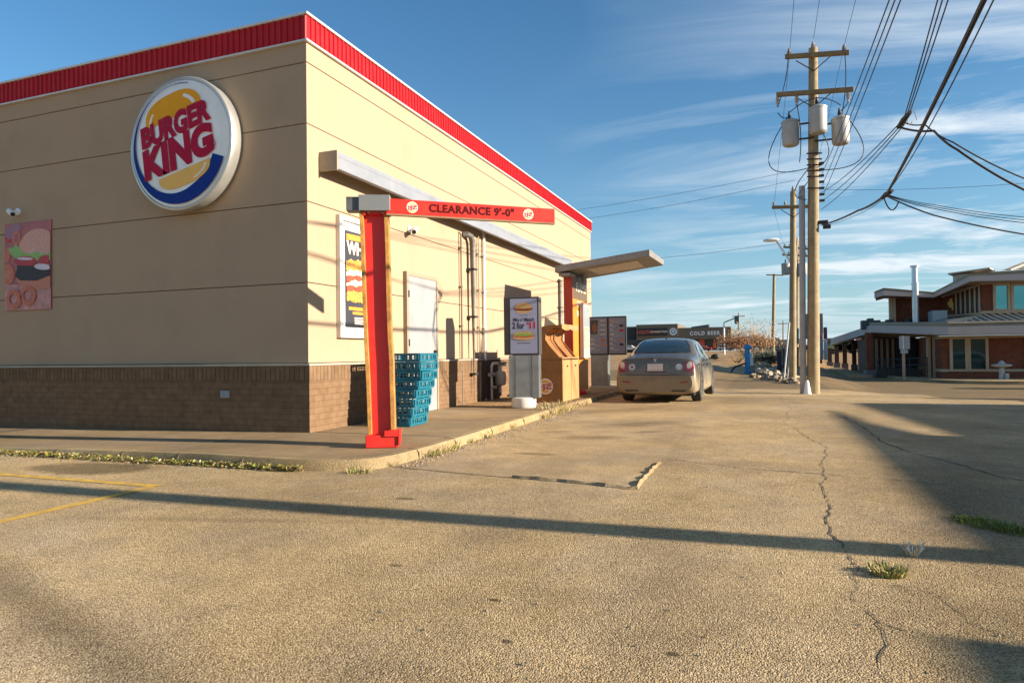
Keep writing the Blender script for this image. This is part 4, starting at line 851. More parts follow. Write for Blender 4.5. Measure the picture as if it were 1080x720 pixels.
    wrap([(-.60, 1.10), (.60, 1.10), (.66, 1.12), (.60, 1.28), (.50, 1.40), (-.50, 1.40), (-.60, 1.28), (-.66, 1.12)], BY, 'y', .006, BLACK, 'window_seal')
    rw = wrap([(-.58, 1.125), (.58, 1.125), (.62, 1.14), (.565, 1.27), (.475, 1.385), (-.475, 1.385), (-.565, 1.27), (-.62, 1.14)], BY, 'y', .011, GLASS, 'rear_window')
    wrap([(-.61, 3.42), (.61, 3.42), (.52, 2.72), (-.52, 2.72)], (0, 0, -1), 'z', .008, GLASS, 'windscreen')
    for s_ in (1, -1):
        dx = (-s_, 0, 0)
        wrap([(1.32, .985), (2.02, .985), (2.02, 1.33), (1.62, 1.31), (1.42, 1.18)], dx, 'x', .008, GLASS, 'side_window')
        wrap([(2.08, .985), (3.05, .975), (2.92, 1.10), (2.62, 1.27), (2.40, 1.33), (2.08, 1.335)], dx, 'x', .008, GLASS, 'side_window')
        wrap([(2.03, .35), (2.045, .35), (2.045, 1.33), (2.03, 1.33)], dx, 'x', .004, BLACK, 'door_gap'); wrap([(3.10, .35), (3.115, .35), (3.10, .95), (3.085, .95)], dx, 'x', .004, BLACK, 'door_gap'); wrap([(1.22, .62), (1.235, .62), (1.34, .97), (1.32, .97)], dx, 'x', .004, BLACK, 'door_gap')
        wrap([(1.2, .52), (3.1, .52), (3.1, .55), (1.2, .55)], dx, 'x', .012, paint, 'rub_strip')
        for y in (1.45, 2.28): mb = MB(); mb.box((s_*.865, y, .80), (s_*.905, y+.19, .835)); mb.build('door_handle', paint, body, bevel=.01, world=False)
        # wheels with arch
        for y in (.95, 3.53):
            wrap([(y+.37*math.cos(a*PI/9), .33+.37*math.sin(a*PI/9)) for a in range(-1, 11)], dx, 'x', .004, BLACK, 'wheel_arch')
            Mw = Matrix.Translation((s_*.79, y, .318)) @ Matrix.Rotation(s_*PI/2, 4, 'Y')
            mb = MB(); mb.lathe([(.19, -.10), (.28, -.115), (.31, -.09), (.318, -.05), (.318, .05), (.31, .09), (.28, .112), (.205, .105)], n=36, M=Mw); wh = mb.build('tyre', RUB, root, smooth=True, world=False)
            mb = MB(); mb.lathe([(.20, .085), (.215, .108), (.2, .11), (.19, .08), (.06, .07), (.055, .095), (.01, .10)], n=36, M=Mw)
            for k in range(7): mb.box((.04, -.018, .075), (.2, .018, .1), None, Mw @ Matrix.Rotation(2*PI*k/7, 4, 'Z'))
            mb.build('rim', RIMM, wh, smooth=True, world=False)
        # mirror
        mb = MB(); mb.blob((s_*1.0, 3.0, .99), (.11, .06, .075), None, 1, 2, 0); mb.box((s_*.84, 2.99, .93), (s_*.98, 3.03, .965)); mb.build('mirror', BLACK, root, smooth=True, world=False)
        # tail lamps: red outer cluster wrapping the corner, clear inner round lamp
        tl = wrap([(s_*x, z) for x, z in ell(.725, .80, .115, .12, 20)], BY, 'y', .012, REDL, 'tail_light')
        wrap([(s_*x, z) for x, z in ell(.735, .835, .055, .08, 14, rot=-.3)], BY, 'y', .016, CLR, 'reflector', tl)
        lp = wrap([(s_*x, z) for x, z in ell(.515, .80, .075, .07, 16)], BY, 'y', .010, CLR, 'tail_light'); wrap([(s_*x, z) for x, z in ell(.515, .80, .032, .03, 12)], BY, 'y', .014, REDL if s_ < 0 else CHR, 'reflector', lp)
        wrap([(s_*.36, .27), (s_*.66, .27), (s_*.66, .30), (s_*.36, .30)], BY, 'y', .012, BLACK, 'bumper_vent')
        wrap([(s_*.55, .45), (s_*.72, .47), (s_*.72, .50), (s_*.55, .48)], BY, 'y', .010, REDL, 'reflector')
        wrap([(s_*.36, 4.2), (s_*.62, 4.1), (s_*.70, 4.1), (s_*.66, 4.28), (s_*.4, 4.4)], (0, 0, -1), 'z', .012, CLR, 'headlight')
    pl = wrap([(-.17, .71), (.17, .71), (.17, .87), (-.17, .87)], BY, 'y', .014, PLATE, 'number_plate')
    mb = MB(); Mt = frame((0, .06, .79), (1, 0, 0), (0, -1, 0)); 
    wrap([(-.155, .725), (.155, .725), (.155, .73), (-.155, .73)], BY, 'y', .018, SRED, 'plate_stripe', pl)
    mb = MB()
    for k_, x_ in enumerate((-.12, -.085, -.05, .02, .055, .09, .125)): mb.box((x_-.009, .068, .765), (x_+.009, .071, .825))
    mb.build('plate_digits', mat('plate_ink', (.22, .17, .16), .6), pl, world=False)
    for s_ in (1, -1):
        wrap([(s_*.60, .67), (s_*.606, .67), (s_*.652, .93), (s_*.645, .93)], BY, 'y', .006, BLACK, 'trunk_gap')
    wrap([(-.24, .685), (.24, .685), (.24, .70), (-.24, .70)], BY, 'y', .008, BLACK, 'trunk_gap')
    em = wrap(ell(0, .955, .055, .055, 18), BY, 'y', .012, CHR, 'emblem'); wrap(ell(0, .955, .044, .044, 16), BY, 'y', .015, DARK, 'emblem_field', em)
    e = em
    mb = MB(); Me = frame((0, .085, .955), (1, 0, 0), (0, -1, 0)); mb.add(*[[(-.032, .034, .0), (-.022, .034, 0), (0, -.002, 0), (.022, .034, 0), (.032, .034, 0), (.004, -.034, 0), (-.004, -.034, 0)], [(0, 1, 2, 6), (2, 3, 4, 5), (6, 2, 5)]], CHR, Me)
    mb.build('emblem_letters', CHR, em, world=False)
    wrap([(-.30, .30), (.30, .30), (.34, .335), (-.34, .335)], BY, 'y', .006, paint, 'bumper_lip')
    wrap([(-.80, .615), (.80, .615), (.80, .625), (-.80, .625)], BY, 'y', .004, BLACK, 'bumper_gap')
    mb = MB(); mb.box((-.80, .25, .17), (.80, 4.2, .235)); mb.build('underbody', BLACK, root, world=False)
    mb = MB(); mb.tube([(-.56, .35, .26), (-.56, .06, .255)], .035, n=10); mb.tube([(-.46, .35, .26), (-.46, .06, .255)], .035, n=10); mb.build('exhaust', DARK, root, world=False)
    mb = MB(); mb.slab([(-.015, 1.62, 1.445), (.015, 1.62, 1.445), (.0, 1.56, 1.52), (0, 1.60, 1.52)], (0, .02, .0)); mb.build('antenna', BLACK, root, world=False)
    root.rotation_euler.z = rz
    return root
car = sedan('dusty dark grey sedan seen from behind at the order point', (-2.30, 14.95, 0), math.radians(-1.5), car_paint('paint_grey', (.085, .083, .070), (.29, .235, .15), .58))
# cars just outside / at the right edge of view
def copy_tree(o, parent=None):
    c = o.copy(); COL.objects.link(c); c.parent = parent
    for ch in list(o.children): copy_tree(ch, c)
    return c
c2 = sedan('silver sedan at the right edge of view beside the brick building', (15.0, 34.0, -.60), math.radians(90), car_paint('paint_silver', (.36, .38, .42), (.27, .215, .135), .35))
c3 = copy_tree(c2); c3.location = (11.2, 18.9, -.03); c3.rotation_euler.z = math.radians(90); c3['label'] = 'unseen silver sedan added on the right to throw a shadow on the street'  # unseen copy of the car, added only for its shadow
# ------------------------------------------------------------------ utility poles
CROSSM = mat('crossarm_wood', (.22, .15, .07), .85, var=.2, scale=6); TANK = mat('transformer_grey', (.34, .34, .33), .5, .1, dirt=((.3, .22, .12), .35, 5)); PORC = mat('porcelain', (.32, .30, .28), .25); CABLE = mat('cable_black', (.018, .018, .02), .6)
RISER = mat('riser_grey', (.52, .51, .50), .5)
def insul(mb, p, r=.045, h=.13):
    mb.lathe([(.012, 0), (.012, .03), (r, .035), (r*.6, .06), (r, .07), (r*.6, .095), (r*.8, .10), (r*.35, h)], p, None, 12)
def transformer(root, c, r, h, px_, py_):
    mb = MB(); mb.lathe([(r*.75, 0), (r*.92, .03), (r*.97, .06), (r, h*.86), (r*1.06, h*.86), (r*1.06, h*.91), (r*.98, h*.93), (r*.5, h*1.0), (.02, h*1.02)], c, None, 28); t = mb.build('transformer', TANK, root, smooth=True)
    mb = MB(); insul(mb, (c[0]-r*.1, c[1], c[2]+h), .05, .22); mb.build('bushing', DARK, t)
    mb = MB()
    for z in (.22, .78): mb.box((min(c[0], px_), c[1]-.02, c[2]+h*z-.02), (max(c[0], px_), c[1]+.02, c[2]+h*z+.02)) if abs(c[0]-px_) > .1 else mb.box((px_-.03, min(c[1], py_), c[2]+h*z-.02), (px_+.03, max(c[1], py_), c[2]+h*z+.02))
    mb.build('hanger', DARK, t)
    return t
gA = gz(858, 415); pA = Vector((gA.x, gA.y, 0))
PA = thing('utility_pole', 'nearest and tallest wooden power pole with three grey transformers and a grey riser pipe', 'utility pole', pA)
topA = Vector((pA.x+.16, pA.y, 8.98))
def axA(z): return pA+(topA-pA)*(z/topA.z)
mb = MB(); mb.tube([axA(z) for z in (-.1, .5, 2, 4, 6, 8, 8.98)], [.155, .152, .146, .136, .126, .115, .11], n=20); mb.build('shaft', WOODP, PA, smooth=True)
def arm(root, ax, zl, xl, zr, xr, y0, th=.11, ins=(), up=True, brace=True):
    c = ax((zl+zr)/2); mb = MB(); yy = c.y-.17
    mb.slab([(xl, yy, zl-th/2), (xr, yy, zr-th/2), (xr, yy, zr+th/2), (xl, yy, zl+th/2)], (0, -.10, 0)); o = mb.build('crossarm', CROSSM, root, bevel=.006)
    if brace:
        mb = MB(); zz = (zl+zr)/2
        for s_ in (-1, 1): mb.tube([(c.x+s_*.42, yy+.01, zz-.05), (c.x, yy+.02, zz-.38)], .014, n=6)
        mb.build('brace', DARK, root)
    for x in ins:
        mb = MB(); z = zl+(zr-zl)*(x-xl)/(xr-xl)
        if up: insul(mb, (x, yy-.05, z+th/2), .055, .16)
        else:
            mb.lathe([(.03, 0), (.05, -.03), (.02, -.06), (.06, -.08), (.02, -.12), (.06, -.14), (.02, -.2), (.03, -.26), (.01, -.28)][::-1], (x, yy-.05, z-th/2), None, 12)
        mb.build('insulator', PORC, root, smooth=True)
    return o
YA = pA.y-.2
arm(PA, axA, 8.78, .60, 8.64, 2.10, YA, ins=(.70, 1.99)); 
mb = MB(); insul(mb, (topA.x, topA.y, 8.97), .06, .18); mb.build('insulator', PORC, PA, smooth=True)
arm(PA, axA, 7.82, .37, 7.69, 2.18, YA, ins=(.40, .86, 2.06), up=False)
transformer(PA, (.70, pA.y-.12, 6.46), .215, .70, pA.x+.13, pA.y); transformer(PA, (1.34, pA.y-.40, 6.62), .215, .72, pA.x+.13, pA.y); transformer(PA, (1.88, pA.y-.12, 6.36), .215, .72, pA.x+.13, pA.y)
mb = MB(); mb.tube([Vector((pA.x-.25, pA.y-.04, z)) + Vector((.12*z/9, 0, 0)) for z in (.0, 2, 4.2, 5.4)], .075, n=16); mb.build('riser_pipe', mat('riser_grey2', (.30, .30, .30), .5, .3, var=.15), PA, smooth=True)
mb = MB(); mb.lathe([(.10, 0), (.09, .03), (.04, .33), (.02, .36)], (pA.x-.16, pA.y-.30, 0), None, 16); mb.build('pole_foot_cover', WHITE, PA, smooth=True)
mb = MB()
for z in (6.2, 6.05, 5.9, 5.75, 5.6, 5.3): mb.tube([(pA.x-.06, pA.y-.19, z), (pA.x+.30, pA.y-.19, z-.03)], .02, n=6)
for k in range(7): z = 4.95+k*.16; mb.tube([(pA.x+.22, pA.y-.2, z), (pA.x+.34, pA.y-.2, z)], .035, n=8)
mb.build('rack', DARK, PA)
mb = MB(); mb.tube([(pA.x+.2, pA.y-.05, 4.42), (pA.x+.42, pA.y-.05, 4.42)], .05, n=8); mb.tube([(pA.x+.3, pA.y-.05, 4.30), (pA.x+.48, pA.y-.05, 4.30)], .06, n=8); mb.build('cable_clamp', BLACK, PA)
mb = MB()      # jumper loops around the transformers
def loop(mb, a, b, sag, r=.012, n=14, side=Vector((0, 0, 0))):
    a, b = Vector(a), Vector(b); P = []
    for i in range(n+1):
        f = i/n; q = a.lerp(b, f)+(Vector((0, 0, -sag))+side)*4*f*(1-f); P.append(q)
    mb.tube(P, r, n=5)
for a, b, s_, sd_ in (((.40, pA.y-.2, 7.35), (.68, pA.y-.15, 7.25), .1, (0, 0, 0)), ((.62, pA.y-.15, 7.2), (1.25, pA.y-.2, 5.85), .55, (-.75, 0, 0)), ((1.98, pA.y-.15, 7.1), (1.28, pA.y-.2, 5.75), .45, (.72, 0, 0)),
                      ((.86, pA.y-.2, 7.5), (.9, pA.y-.15, 6.0), .0, (.06, 0, 0)), ((2.06, pA.y-.2, 7.4), (1.85, pA.y-.15, 7.2), .05, (0, 0, 0)), ((.68, pA.y-.26, 8.9), (.42, pA.y-.22, 7.55), 0, (.06, 0, 0)), ((1.98, pA.y-.26, 8.8), (1.88, pA.y-.16, 6.95), 0, (.08, 0, 0)), ((1.2, pA.y-.25, 5.6), (.95, pA.y-.25, 5.1), .2, (-.2, 0, 0)), ((1.2, pA.y-.25, 5.9), (1.05, pA.y-.25, 5.0), .2, (-.35, 0, 0)), ((1.45, pA.y-.4, 6.6), (1.3, pA.y-.2, 5.8), .1, (.2, 0, 0)), ((.7, pA.y-.3, 7.3), (1.3, pA.y-.5, 7.5), -.06, (0, 0, 0)), ((1.88, pA.y-.3, 7.3), (1.3, pA.y-.5, 7.5), -.06, (0, 0, 0))):
    loop(mb, a, b, s_, side=Vector(sd_))
mb.build('jumper_wire', CABLE, PA)
# second pole with lamp arm
def pole(label, base, top, r0, r1, name='utility_pole'):
    t = thing(name, label, 'utility pole', base, None); ax = lambda z: Vector(base)+(Vector(top)-Vector(base))*(z/top[2])
    mb = MB(); mb.tube([ax(top[2]*k/6) for k in range(7)], [r0+(r1-r0)*k/6 for k in range(7)], n=14); mb.build('shaft', WOODP, t, smooth=True); return t, ax
g2 = gz(836, 402); t2 = gy(836.5, 202, g2.y)
P2, ax2 = pole('second wooden power pole from the camera, carrying a street lamp arm', (g2.x, g2.y, 0), (t2.x, g2.y, t2.z), .135, .10)
arm(P2, ax2, gy(814, 220, g2.y).z, gy(814, 220, g2.y).x, gy(853, 219, g2.y).z, gy(853, 219, g2.y).x, g2.y, ins=(gy(816, 220, g2.y).x, gy(828, 220, g2.y).x))
mb = MB(); insul(mb, (t2.x, g2.y, t2.z), .07, .2); mb.build('insulator', PORC, P2, smooth=True)
a0 = gy(834, 277, g2.y); a1 = gy(824, 262, g2.y); a2 = gy(818, 254.5, g2.y); a3 = gy(809, 254, g2.y)
mb = MB(); mb.tube([a0, a0.lerp(a1, .5)+Vector((0, 0, .02)), a1, a1.lerp(a2, .6)+Vector((0, 0, .04)), a2+Vector((0, -.1, .03))], .035, n=8); lm = mb.build('lamp_arm', WHITE, P2, smooth=True)
mb = MB(); mb.blob(((a2+a3)/2)+Vector((0, -.1, .02)), (.30, .13, .07), None, 0, 2, .05); mb.build('lamp_head', WHITE, lm, smooth=True)
mb = MB(); loop(mb, gy(841, 250, g2.y), gy(830, 400, g2.y+.2), .3, .03, side=Vector((.0, 0, 0))); mb.tube([gy(832.5, 340, g2.y-.2), gy(827, 398, g2.y-.3)], .03, n=8); mb.build('guy_guard', RISER, P2)
# third pole behind with two crossarms and two transformers
Y3 = 44.0; b3 = gy(839.5, 386, Y3); t3 = gy(841, 253, Y3)
P3, ax3 = pole('third wooden power pole, half hidden, with two small transformers', (b3.x, Y3, 0), (t3.x, Y3, t3.z), .15, .11)
for (l, yl, r, yr) in ((826, 261, 852, 263), (825, 269, 852, 270.5)): A_ = gy(l, yl, Y3); B_ = gy(r, yr, Y3); arm(P3, ax3, A_.z, A_.x, B_.z, B_.x, Y3, ins=(A_.x+.1, (A_.x*3+B_.x)/4, B_.x-.1))
for px in (829, 846): q = gy(px, 290, Y3); transformer(P3, (q.x, Y3-.15, q.z), .26, .72, b3.x, Y3)
Y4 = 74.0; b4 = gy(815, 376, Y4); t4 = gy(816.5, 289, Y4)
P4, ax4 = pole('far thin power pole standing left of the street lamp pole', (b4.x, Y4, 0), (t4.x, Y4, t4.z), .19, .14)
A_ = gy(808, 290, Y4); B_ = gy(826, 290.5, Y4); arm(P4, ax4, A_.z, A_.x, B_.z, B_.x, Y4, brace=False)
for (px, yb, yt, Y5, lab) in ((779, 372, 330, 170, 'tiny distant power pole left of the bare bush'), (826, 374, 338, 190, 'tiny distant power pole between the two nearer poles'), (852.5, 374, 351, 190, 'tiny distant power pole right of the street lamp pole')):
    b5 = gy(px, yb, Y5); t5 = gy(px, yt, Y5); p_, ax5 = pole(lab, (b5.x, Y5, 0), (t5.x, Y5, t5.z), .22, .16)
    arm(p_, ax5, t5.z-.8, t5.x-1.4, t5.z-.8, t5.x+1.4, Y5, th=.2, brace=False)
# ------------------------------------------------------------------ wires
KA = sink(PA); K2 = sink(P2); K3 = sink(P3); sink(P4); D2 = g2.y*K2; D3 = Y3*K3
def onA(p): return Vector((0, 0, CH))+(Vector(p)-Vector((0, 0, CH)))*KA
DA = 18.9*KA
def wire(pts, r, label, group='overhead wires', sag=0):
    mb = MB(); P = []
    pts = [Vector(p) for p in pts]
    for i in range(len(pts)-1):
        for k in range(16): f = k/16; P.append(pts[i].lerp(pts[i+1], f)-Vector((0, 0, sag*4*f*(1-f))))
    P.append(pts[-1]); mb.tube(P, r*.8, n=6); o = mb.build('overhead_wire', CABLE, smooth=True); tag(o, label, 'wire', group); return o
YB = -30.0
def far(x, y, z): return Vector((x, y, z))
# top conductors run on towards a pole behind the camera
for (x, z, lab) in ((.72, 8.95, 'thin wire from the left end of the tallest pole top crossarm'), (topA.x, 9.15, 'thin wire from the very top of the tallest pole'), (1.99, 8.82, 'thin wire from the right end of the tallest pole top crossarm')):
    wire([onA((x, pA.y-.2, z)), (x+.2, YB, 11.5)], .009, lab, sag=.35)
for (x, z, s2, lab) in ((.72, 8.9, (gy(816, 219, D2)), 'thin wire between the left insulators of the first two poles'), (1.99, 8.8, gy(851, 217, D2), 'thin wire between the right insulators of the first two poles')):
    wire([onA((x, pA.y-.2, z)), s2], .008, lab, sag=.1)
wire([gy(816, 219, D2), gy(828, 261, D3)], .008, 'thin wire from the second pole to the left of the third', sag=.2); wire([gy(851, 218, D2), gy(851, 262, D3)], .008, 'thin wire from the second pole to the right of the third', sag=.2)
# secondary rack to the upper right
def seg(p0, Y0, p1, Y1): return [gy(*p0, Y0), gy(*p1, Y1)]
def extend(a, b, k): return b+(b-a)*k
for i, (p0, p1) in enumerate((((866, 186), (938, 0)), ((867, 196), (944, 0)), ((868, 206), (950, 0)))):
    a, b = gy(*p0, DA), gy(*p1, 9.0); wire([a, b, extend(a, b, 1.2)], .011, ['upper', 'middle', 'lower'][i]+' of three close wires rising from the transformer pole to the top of the picture', sag=.06)
sp = gy(952, 130, 12.0)
for i, (y0, dx) in enumerate(((203, -2), (212, 0), (221, 2))):
    wire([gy(866, y0, DA), sp+Vector((dx*.012, 0, dx*-.012))], .011, ['upper', 'middle', 'lower'][i]+' of three wires from the pole rack to the upper splice', sag=.12)
for i, x1 in enumerate((989, 994, 1000)):
    a = sp+Vector((i*.03, 0, .02*i)); b = gy(x1, 0, 8.2); wire([a, b, extend(a, b, 1.4)], .010, ['left', 'middle', 'right'][i]+' of three wires rising from the upper splice', sag=.02)
t = thing('wire_splice', 'dark bundled wire splice where upper service wires meet', 'splice', sp)
mb = MB(); mb.tube([gy(947, 135, 12), gy(953, 127, 11.9), gy(960, 118, 11.7)], [.03, .045, .03], n=8); mb.build('splice_sleeve', CABLE, t, smooth=True)
mb = MB(); loop(mb, gy(953, 128, 12), gy(967, 127, 11.6), -.25, .006); loop(mb, gy(956, 122, 12), gy(962, 128, 11.6), .1, .006); mb.build('loose_loop', RISER, t)
wire([gy(948, 134, 12), gy(985, 138, 11.6), gy(1010, 158, 11.5), gy(1080, 200, 12), gy(1180, 250, 13)], .022, 'thick service wire drooping right from the upper splice', sag=.03)
wire([gy(953, 129, 12), gy(975, 131, 11.6), gy(1005, 150, 11.5), gy(1080, 188, 12), gy(1180, 225, 13)], .014, 'thinner service wire drooping right from the upper splice', sag=.03)
s2_ = gy(935, 205, 14.0)
a, b = s2_, gy(1038, 0, 6.2)
wire([gy(867, 237, DA), gy(905, 222, 19.5), s2_], .030, 'thick black cable from the pole clamp to the lower splice', sag=.04)
wire([a, b, extend(a, b, 1.5)], .030, 'thick black cable crossing the sky from the lower splice to the top right', sag=.05)
a, b = gy(938, 200, 13.9), gy(1048, 0, 6.4); wire([a, b, extend(a, b, 1.5)], .009, 'thin wire just right of the thick black cable', sag=.12)
wire([gy(868, 238, DA), gy(905, 226, 19.5), gy(938, 205, 14)], .007, 'thin wire hanging under the thick black cable', sag=.04)
for i, (y1, y2, r) in enumerate(((229, 268, .008), (232, 271, .008), (235, 276, .009), (247, 295, .017))):
    wire([s2_+Vector((0, 0, -.01*i)), gy(985, 205+[11, 13, 15, 22][i]*1.0, 14), gy(1080, y1, 14.3), gy(1200, y2, 15)], r, ['first', 'second', 'third', 'fourth and thickest'][i]+' wire down from the top leaving the lower splice to the right', sag=.02)
t = thing('wire_splice', 'dark clamp where the lower service wires fan out', 'splice', s2_)
mb = MB(); mb.tube([gy(930, 209, 14.1), s2_, gy(941, 201, 13.8)], [.03, .05, .03], n=8); mb.build('splice_sleeve', CABLE, t, smooth=True); mb = MB(); loop(mb, gy(932, 208, 14), gy(948, 212, 14), .2, .012); mb.build('loose_loop', CABLE, t)
for (p0, p1, lab) in (((560, 228), (838, 180), 'upper of two faint far wires crossing the middle sky'), ((600, 233), (838, 190), 'lower of two faint far wires crossing the middle sky'), ((640, 276), (858, 251), 'faint far wire low over the canopy'), ((870, 200), (1120, 190), 'faint far wire crossing behind the service wires')):
    wire([gy(*p0, 62), gy(*p1, 58)], .018, lab, sag=.25)
# ------------------------------------------------------------------ brick civic building on the right
CB = brick_mat('red_brick', (.235, .08, .047), (.20, .065, .038), (.15, .085, .055), .30, .10, .010)
FAS = mat('fascia_mauve', (.44, .38, .35), .6, var=.05); FAST = mat('roof_edge_brown', (.28, .235, .165), .6); TRIM = mat('trim_tan', (.50, .38, .25), .65, var=.06); SOF = mat('soffit_wood', (.40, .26, .14), .6); SEAM = mat('seam_roof', (.22, .24, .23), .45, .3); DKG = mat('dark_opening', (.015, .015, .017), .5)
WIN = mat('reflective_glass', (.10, .30, .32), .03, .85, var=.03, scale=1, spec=1); WIN2 = mat('low_glass', (.03, .06, .055), .04, .3, spec=1)
BYF = 27.6
bd = thing('brick_building', 'two-storey red brick civic building with grey metal roofs and a silver flue', 'building', (8, 28, 0))
def Q(x, y, Y): return gy(x, y, Y)
def panel(name, p0, p1, Yp, depth, mt, parent=bd, bevel=0):      # upright slab facing the street
    a, b = Q(*p0, Yp), Q(*p1, Yp); mb = MB(); mb.box((a.x, Yp, b.z), (b.x, Yp+depth, a.z)); return mb.build(name, mt, parent, bevel=bevel)
FX = 16.5
zt_ = Q(1000, 345, BYF-1.2).z; zf = zt_-.28; zr = zt_+.16
xl = Q(918, 350, 30.0).x
# lower storey walls
zsill = Q(1000, 391, BYF).z; zwt = Q(1000, 357, BYF).z
x_a = Q(993, 380, BYF).x
mb = MB(); mb.box((x_a, BYF, 0), (FX, BYF+8, zsill-.03)); mb.build('wall_base', CB, bd)
mb = MB(); mb.box((x_a-.02, BYF-.04, zsill-.03), (FX, BYF+8, zsill+.06)); mb.build('sill_band', TRIM, bd)
mb = MB(); mb.box((x_a, BYF+.01, zsill+.06), (FX, BYF+8, zwt)); mb.build('wall', CB, bd)
mb = MB(); mb.box((x_a-.03, BYF-.06, zwt), (FX, BYF+8, zf)); mb.build('lintel_band', TRIM, bd)
def window(x0, x1, y0, y1, Yp, glass, parent=bd, bar=5):
    a, b = Q(x0, y0, Yp), Q(x1, y1, Yp); mb = MB(); f = .085
    for p, q in (((a.x-f, b.z-f*.6), (a.x, a.z+f)), ((b.x, b.z-f*.6), (b.x+f, a.z+f)), ((a.x, a.z), (b.x, a.z+f)), ((a.x, b.z-f*.6), (b.x, b.z))): mb.box((p[0], Yp-.07, p[1]), (q[0], Yp+.02, q[1]))
    w_ = mb.build('window', TRIM, parent); mb = MB(); mb.box((a.x, Yp-.02, b.z), (b.x, Yp+.01, a.z)); mb.build('pane', glass, w_); return w_
window(1004, 1018, 357.5, 390, BYF, WIN2); window(1023, 1039.5, 357.5, 390, BYF, WIN2); window(1084, 1100, 357.5, 390, BYF, WIN2); window(1106, 1122, 357.5, 390, BYF, WIN2)
# entrance recess with vertical ribs, set back left of the brick
zr0 = .0
mb = MB(); mb.box((Q(918, 380, 31).x, 31.6, 0), (x_a+.6, 35, zf)); mb.build('recess_wall', mat('recess_brown', (.09, .055, .04), .8), bd)
random.seed(4)
for px in (924, 929, 935, 941, 964, 969, 974):
    a = Q(px, 380, 31.4); mb = MB(); mb.box((a.x, 31.42, .1), (a.x+.09, 31.6, zf)); mb.build('rib', SOF, bd)
for px in (978, 983, 988, 992): a = Q(px, 380, 28.6); mb = MB(); mb.box((a.x, 28.5, .05), (a.x+.10, 28.75, zf)); mb.build('rib', TRIM, bd)
mb = MB(); mb.box((Q(978, 380, 28.8).x, 28.76, 0), (x_a, 30, zf)); mb.build('recess_side', CB, bd)
mb = MB(); a = Q(946, 390, 31.3); mb.box((a.x, 31.36, 0), (a.x+.7, 31.41, 1.7)); mb.build('door', DKG, bd)
# hand rails of the ramp
mb = MB(); ra = Q(925, 384, 29.6); rb = Q(978, 383, 28.2)
for h in (.55, .8): mb.tube([(ra.x, 29.6, h-.1), (rb.x, 28.2, h)], .022, n=6)
for k in range(7): f = k/6; mb.tube([(ra.x+(rb.x-ra.x)*f, 29.6-1.4*f, 0), (ra.x+(rb.x-ra.x)*f, 29.6-1.4*f, .7+.1*f)], .018, n=6)
mb.box((ra.x, 29.7, .02), (rb.x, 29.8, .38)); mb.build('ramp_rail', DARK, bd)
# colonnade running back to the left, roof falls away with the ground
c0 = Q(918, 343, 30.2); c1 = Q(876, 357, 40.5)
Tz = Vector((0, 0, -.30)); mb = MB()
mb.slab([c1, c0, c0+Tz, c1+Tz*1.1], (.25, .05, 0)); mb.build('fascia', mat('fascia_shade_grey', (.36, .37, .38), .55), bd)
mb = MB(); z1_ = zt_
F0 = Vector((c0.x+.02, 30.2, c0.z)); F1 = Vector((Q(1000, 345, BYF-1.2).x, BYF-1.2, zt_))
xr_ = FX; F1b = Vector((xr_, BYF-1.2, zt_))
Fm = Q(1000, 344.5, BYF-1.2); F0b = Vector((c0.x, c0.y, c0.z))
mb.slab([F0b, Fm, Fm+Vector((0, 0, -.28)), F0b+Vector((0, 0, -.28))], (.05, .25, 0)); mb.slab([Fm, Vector((xr_, BYF-1.2, Fm.z)), Vector((xr_, BYF-1.2, Fm.z-.28)), Fm+Vector((0, 0, -.28))], (0, .25, 0)); mb.build('fascia', FAS, bd)
mb = MB(); up = Vector((0, 0, .17))
mb.slab([F0b+Vector((0, .03, .005)), Fm+Vector((0, .03, .005)), Fm+up+Vector((0, .1, 0)), F0b+up*.7+Vector((0, .1, 0))], (.0, .2, 0)); mb.slab([Fm+Vector((0, .03, .005)), Vector((xr_, BYF-1.17, Fm.z+.005)), Vector((xr_, BYF-1.1, Fm.z+.17)), Fm+up+Vector((0, .1, 0))], (0, .2, 0)); mb.build('roof_edge', FAST, bd)
mb = MB(); mb.add([tuple(F0b+Vector((0, 0, -.27))), tuple(Fm+Vector((0, 0, -.27))), (xr_, BYF-1.2, Fm.z-.27), (xr_, BYF+.5, Fm.z-.27), (x_a, BYF+1, Fm.z-.27), (x_a, 35, Fm.z-.27), (c0.x+.2, 35, Fm.z-.27)], [(0, 1, 2, 3, 4, 5, 6)]); mb.build('soffit', SOF, bd)
mb = MB(); mb.add([tuple(c1+Vector((0, 0, -.02))), tuple(c0), (c0.x+4, c0.y+2, c0.z), (c1.x+5, c1.y, c1.z)], [(0, 1, 2, 3)]); mb.add([tuple(c0+Vector((0, 0, .02))), (Fm.x, Fm.y, Fm.z+.1), (xr_, Fm.y, Fm.z+.1), (xr_, 40, Fm.z+.1), (c0.x+.5, 40, c0.z)], [(0, 1, 2, 3, 4)]); mb.build('flat_roof', mat('roof_membrane', (.12, .11, .10), .9), bd)
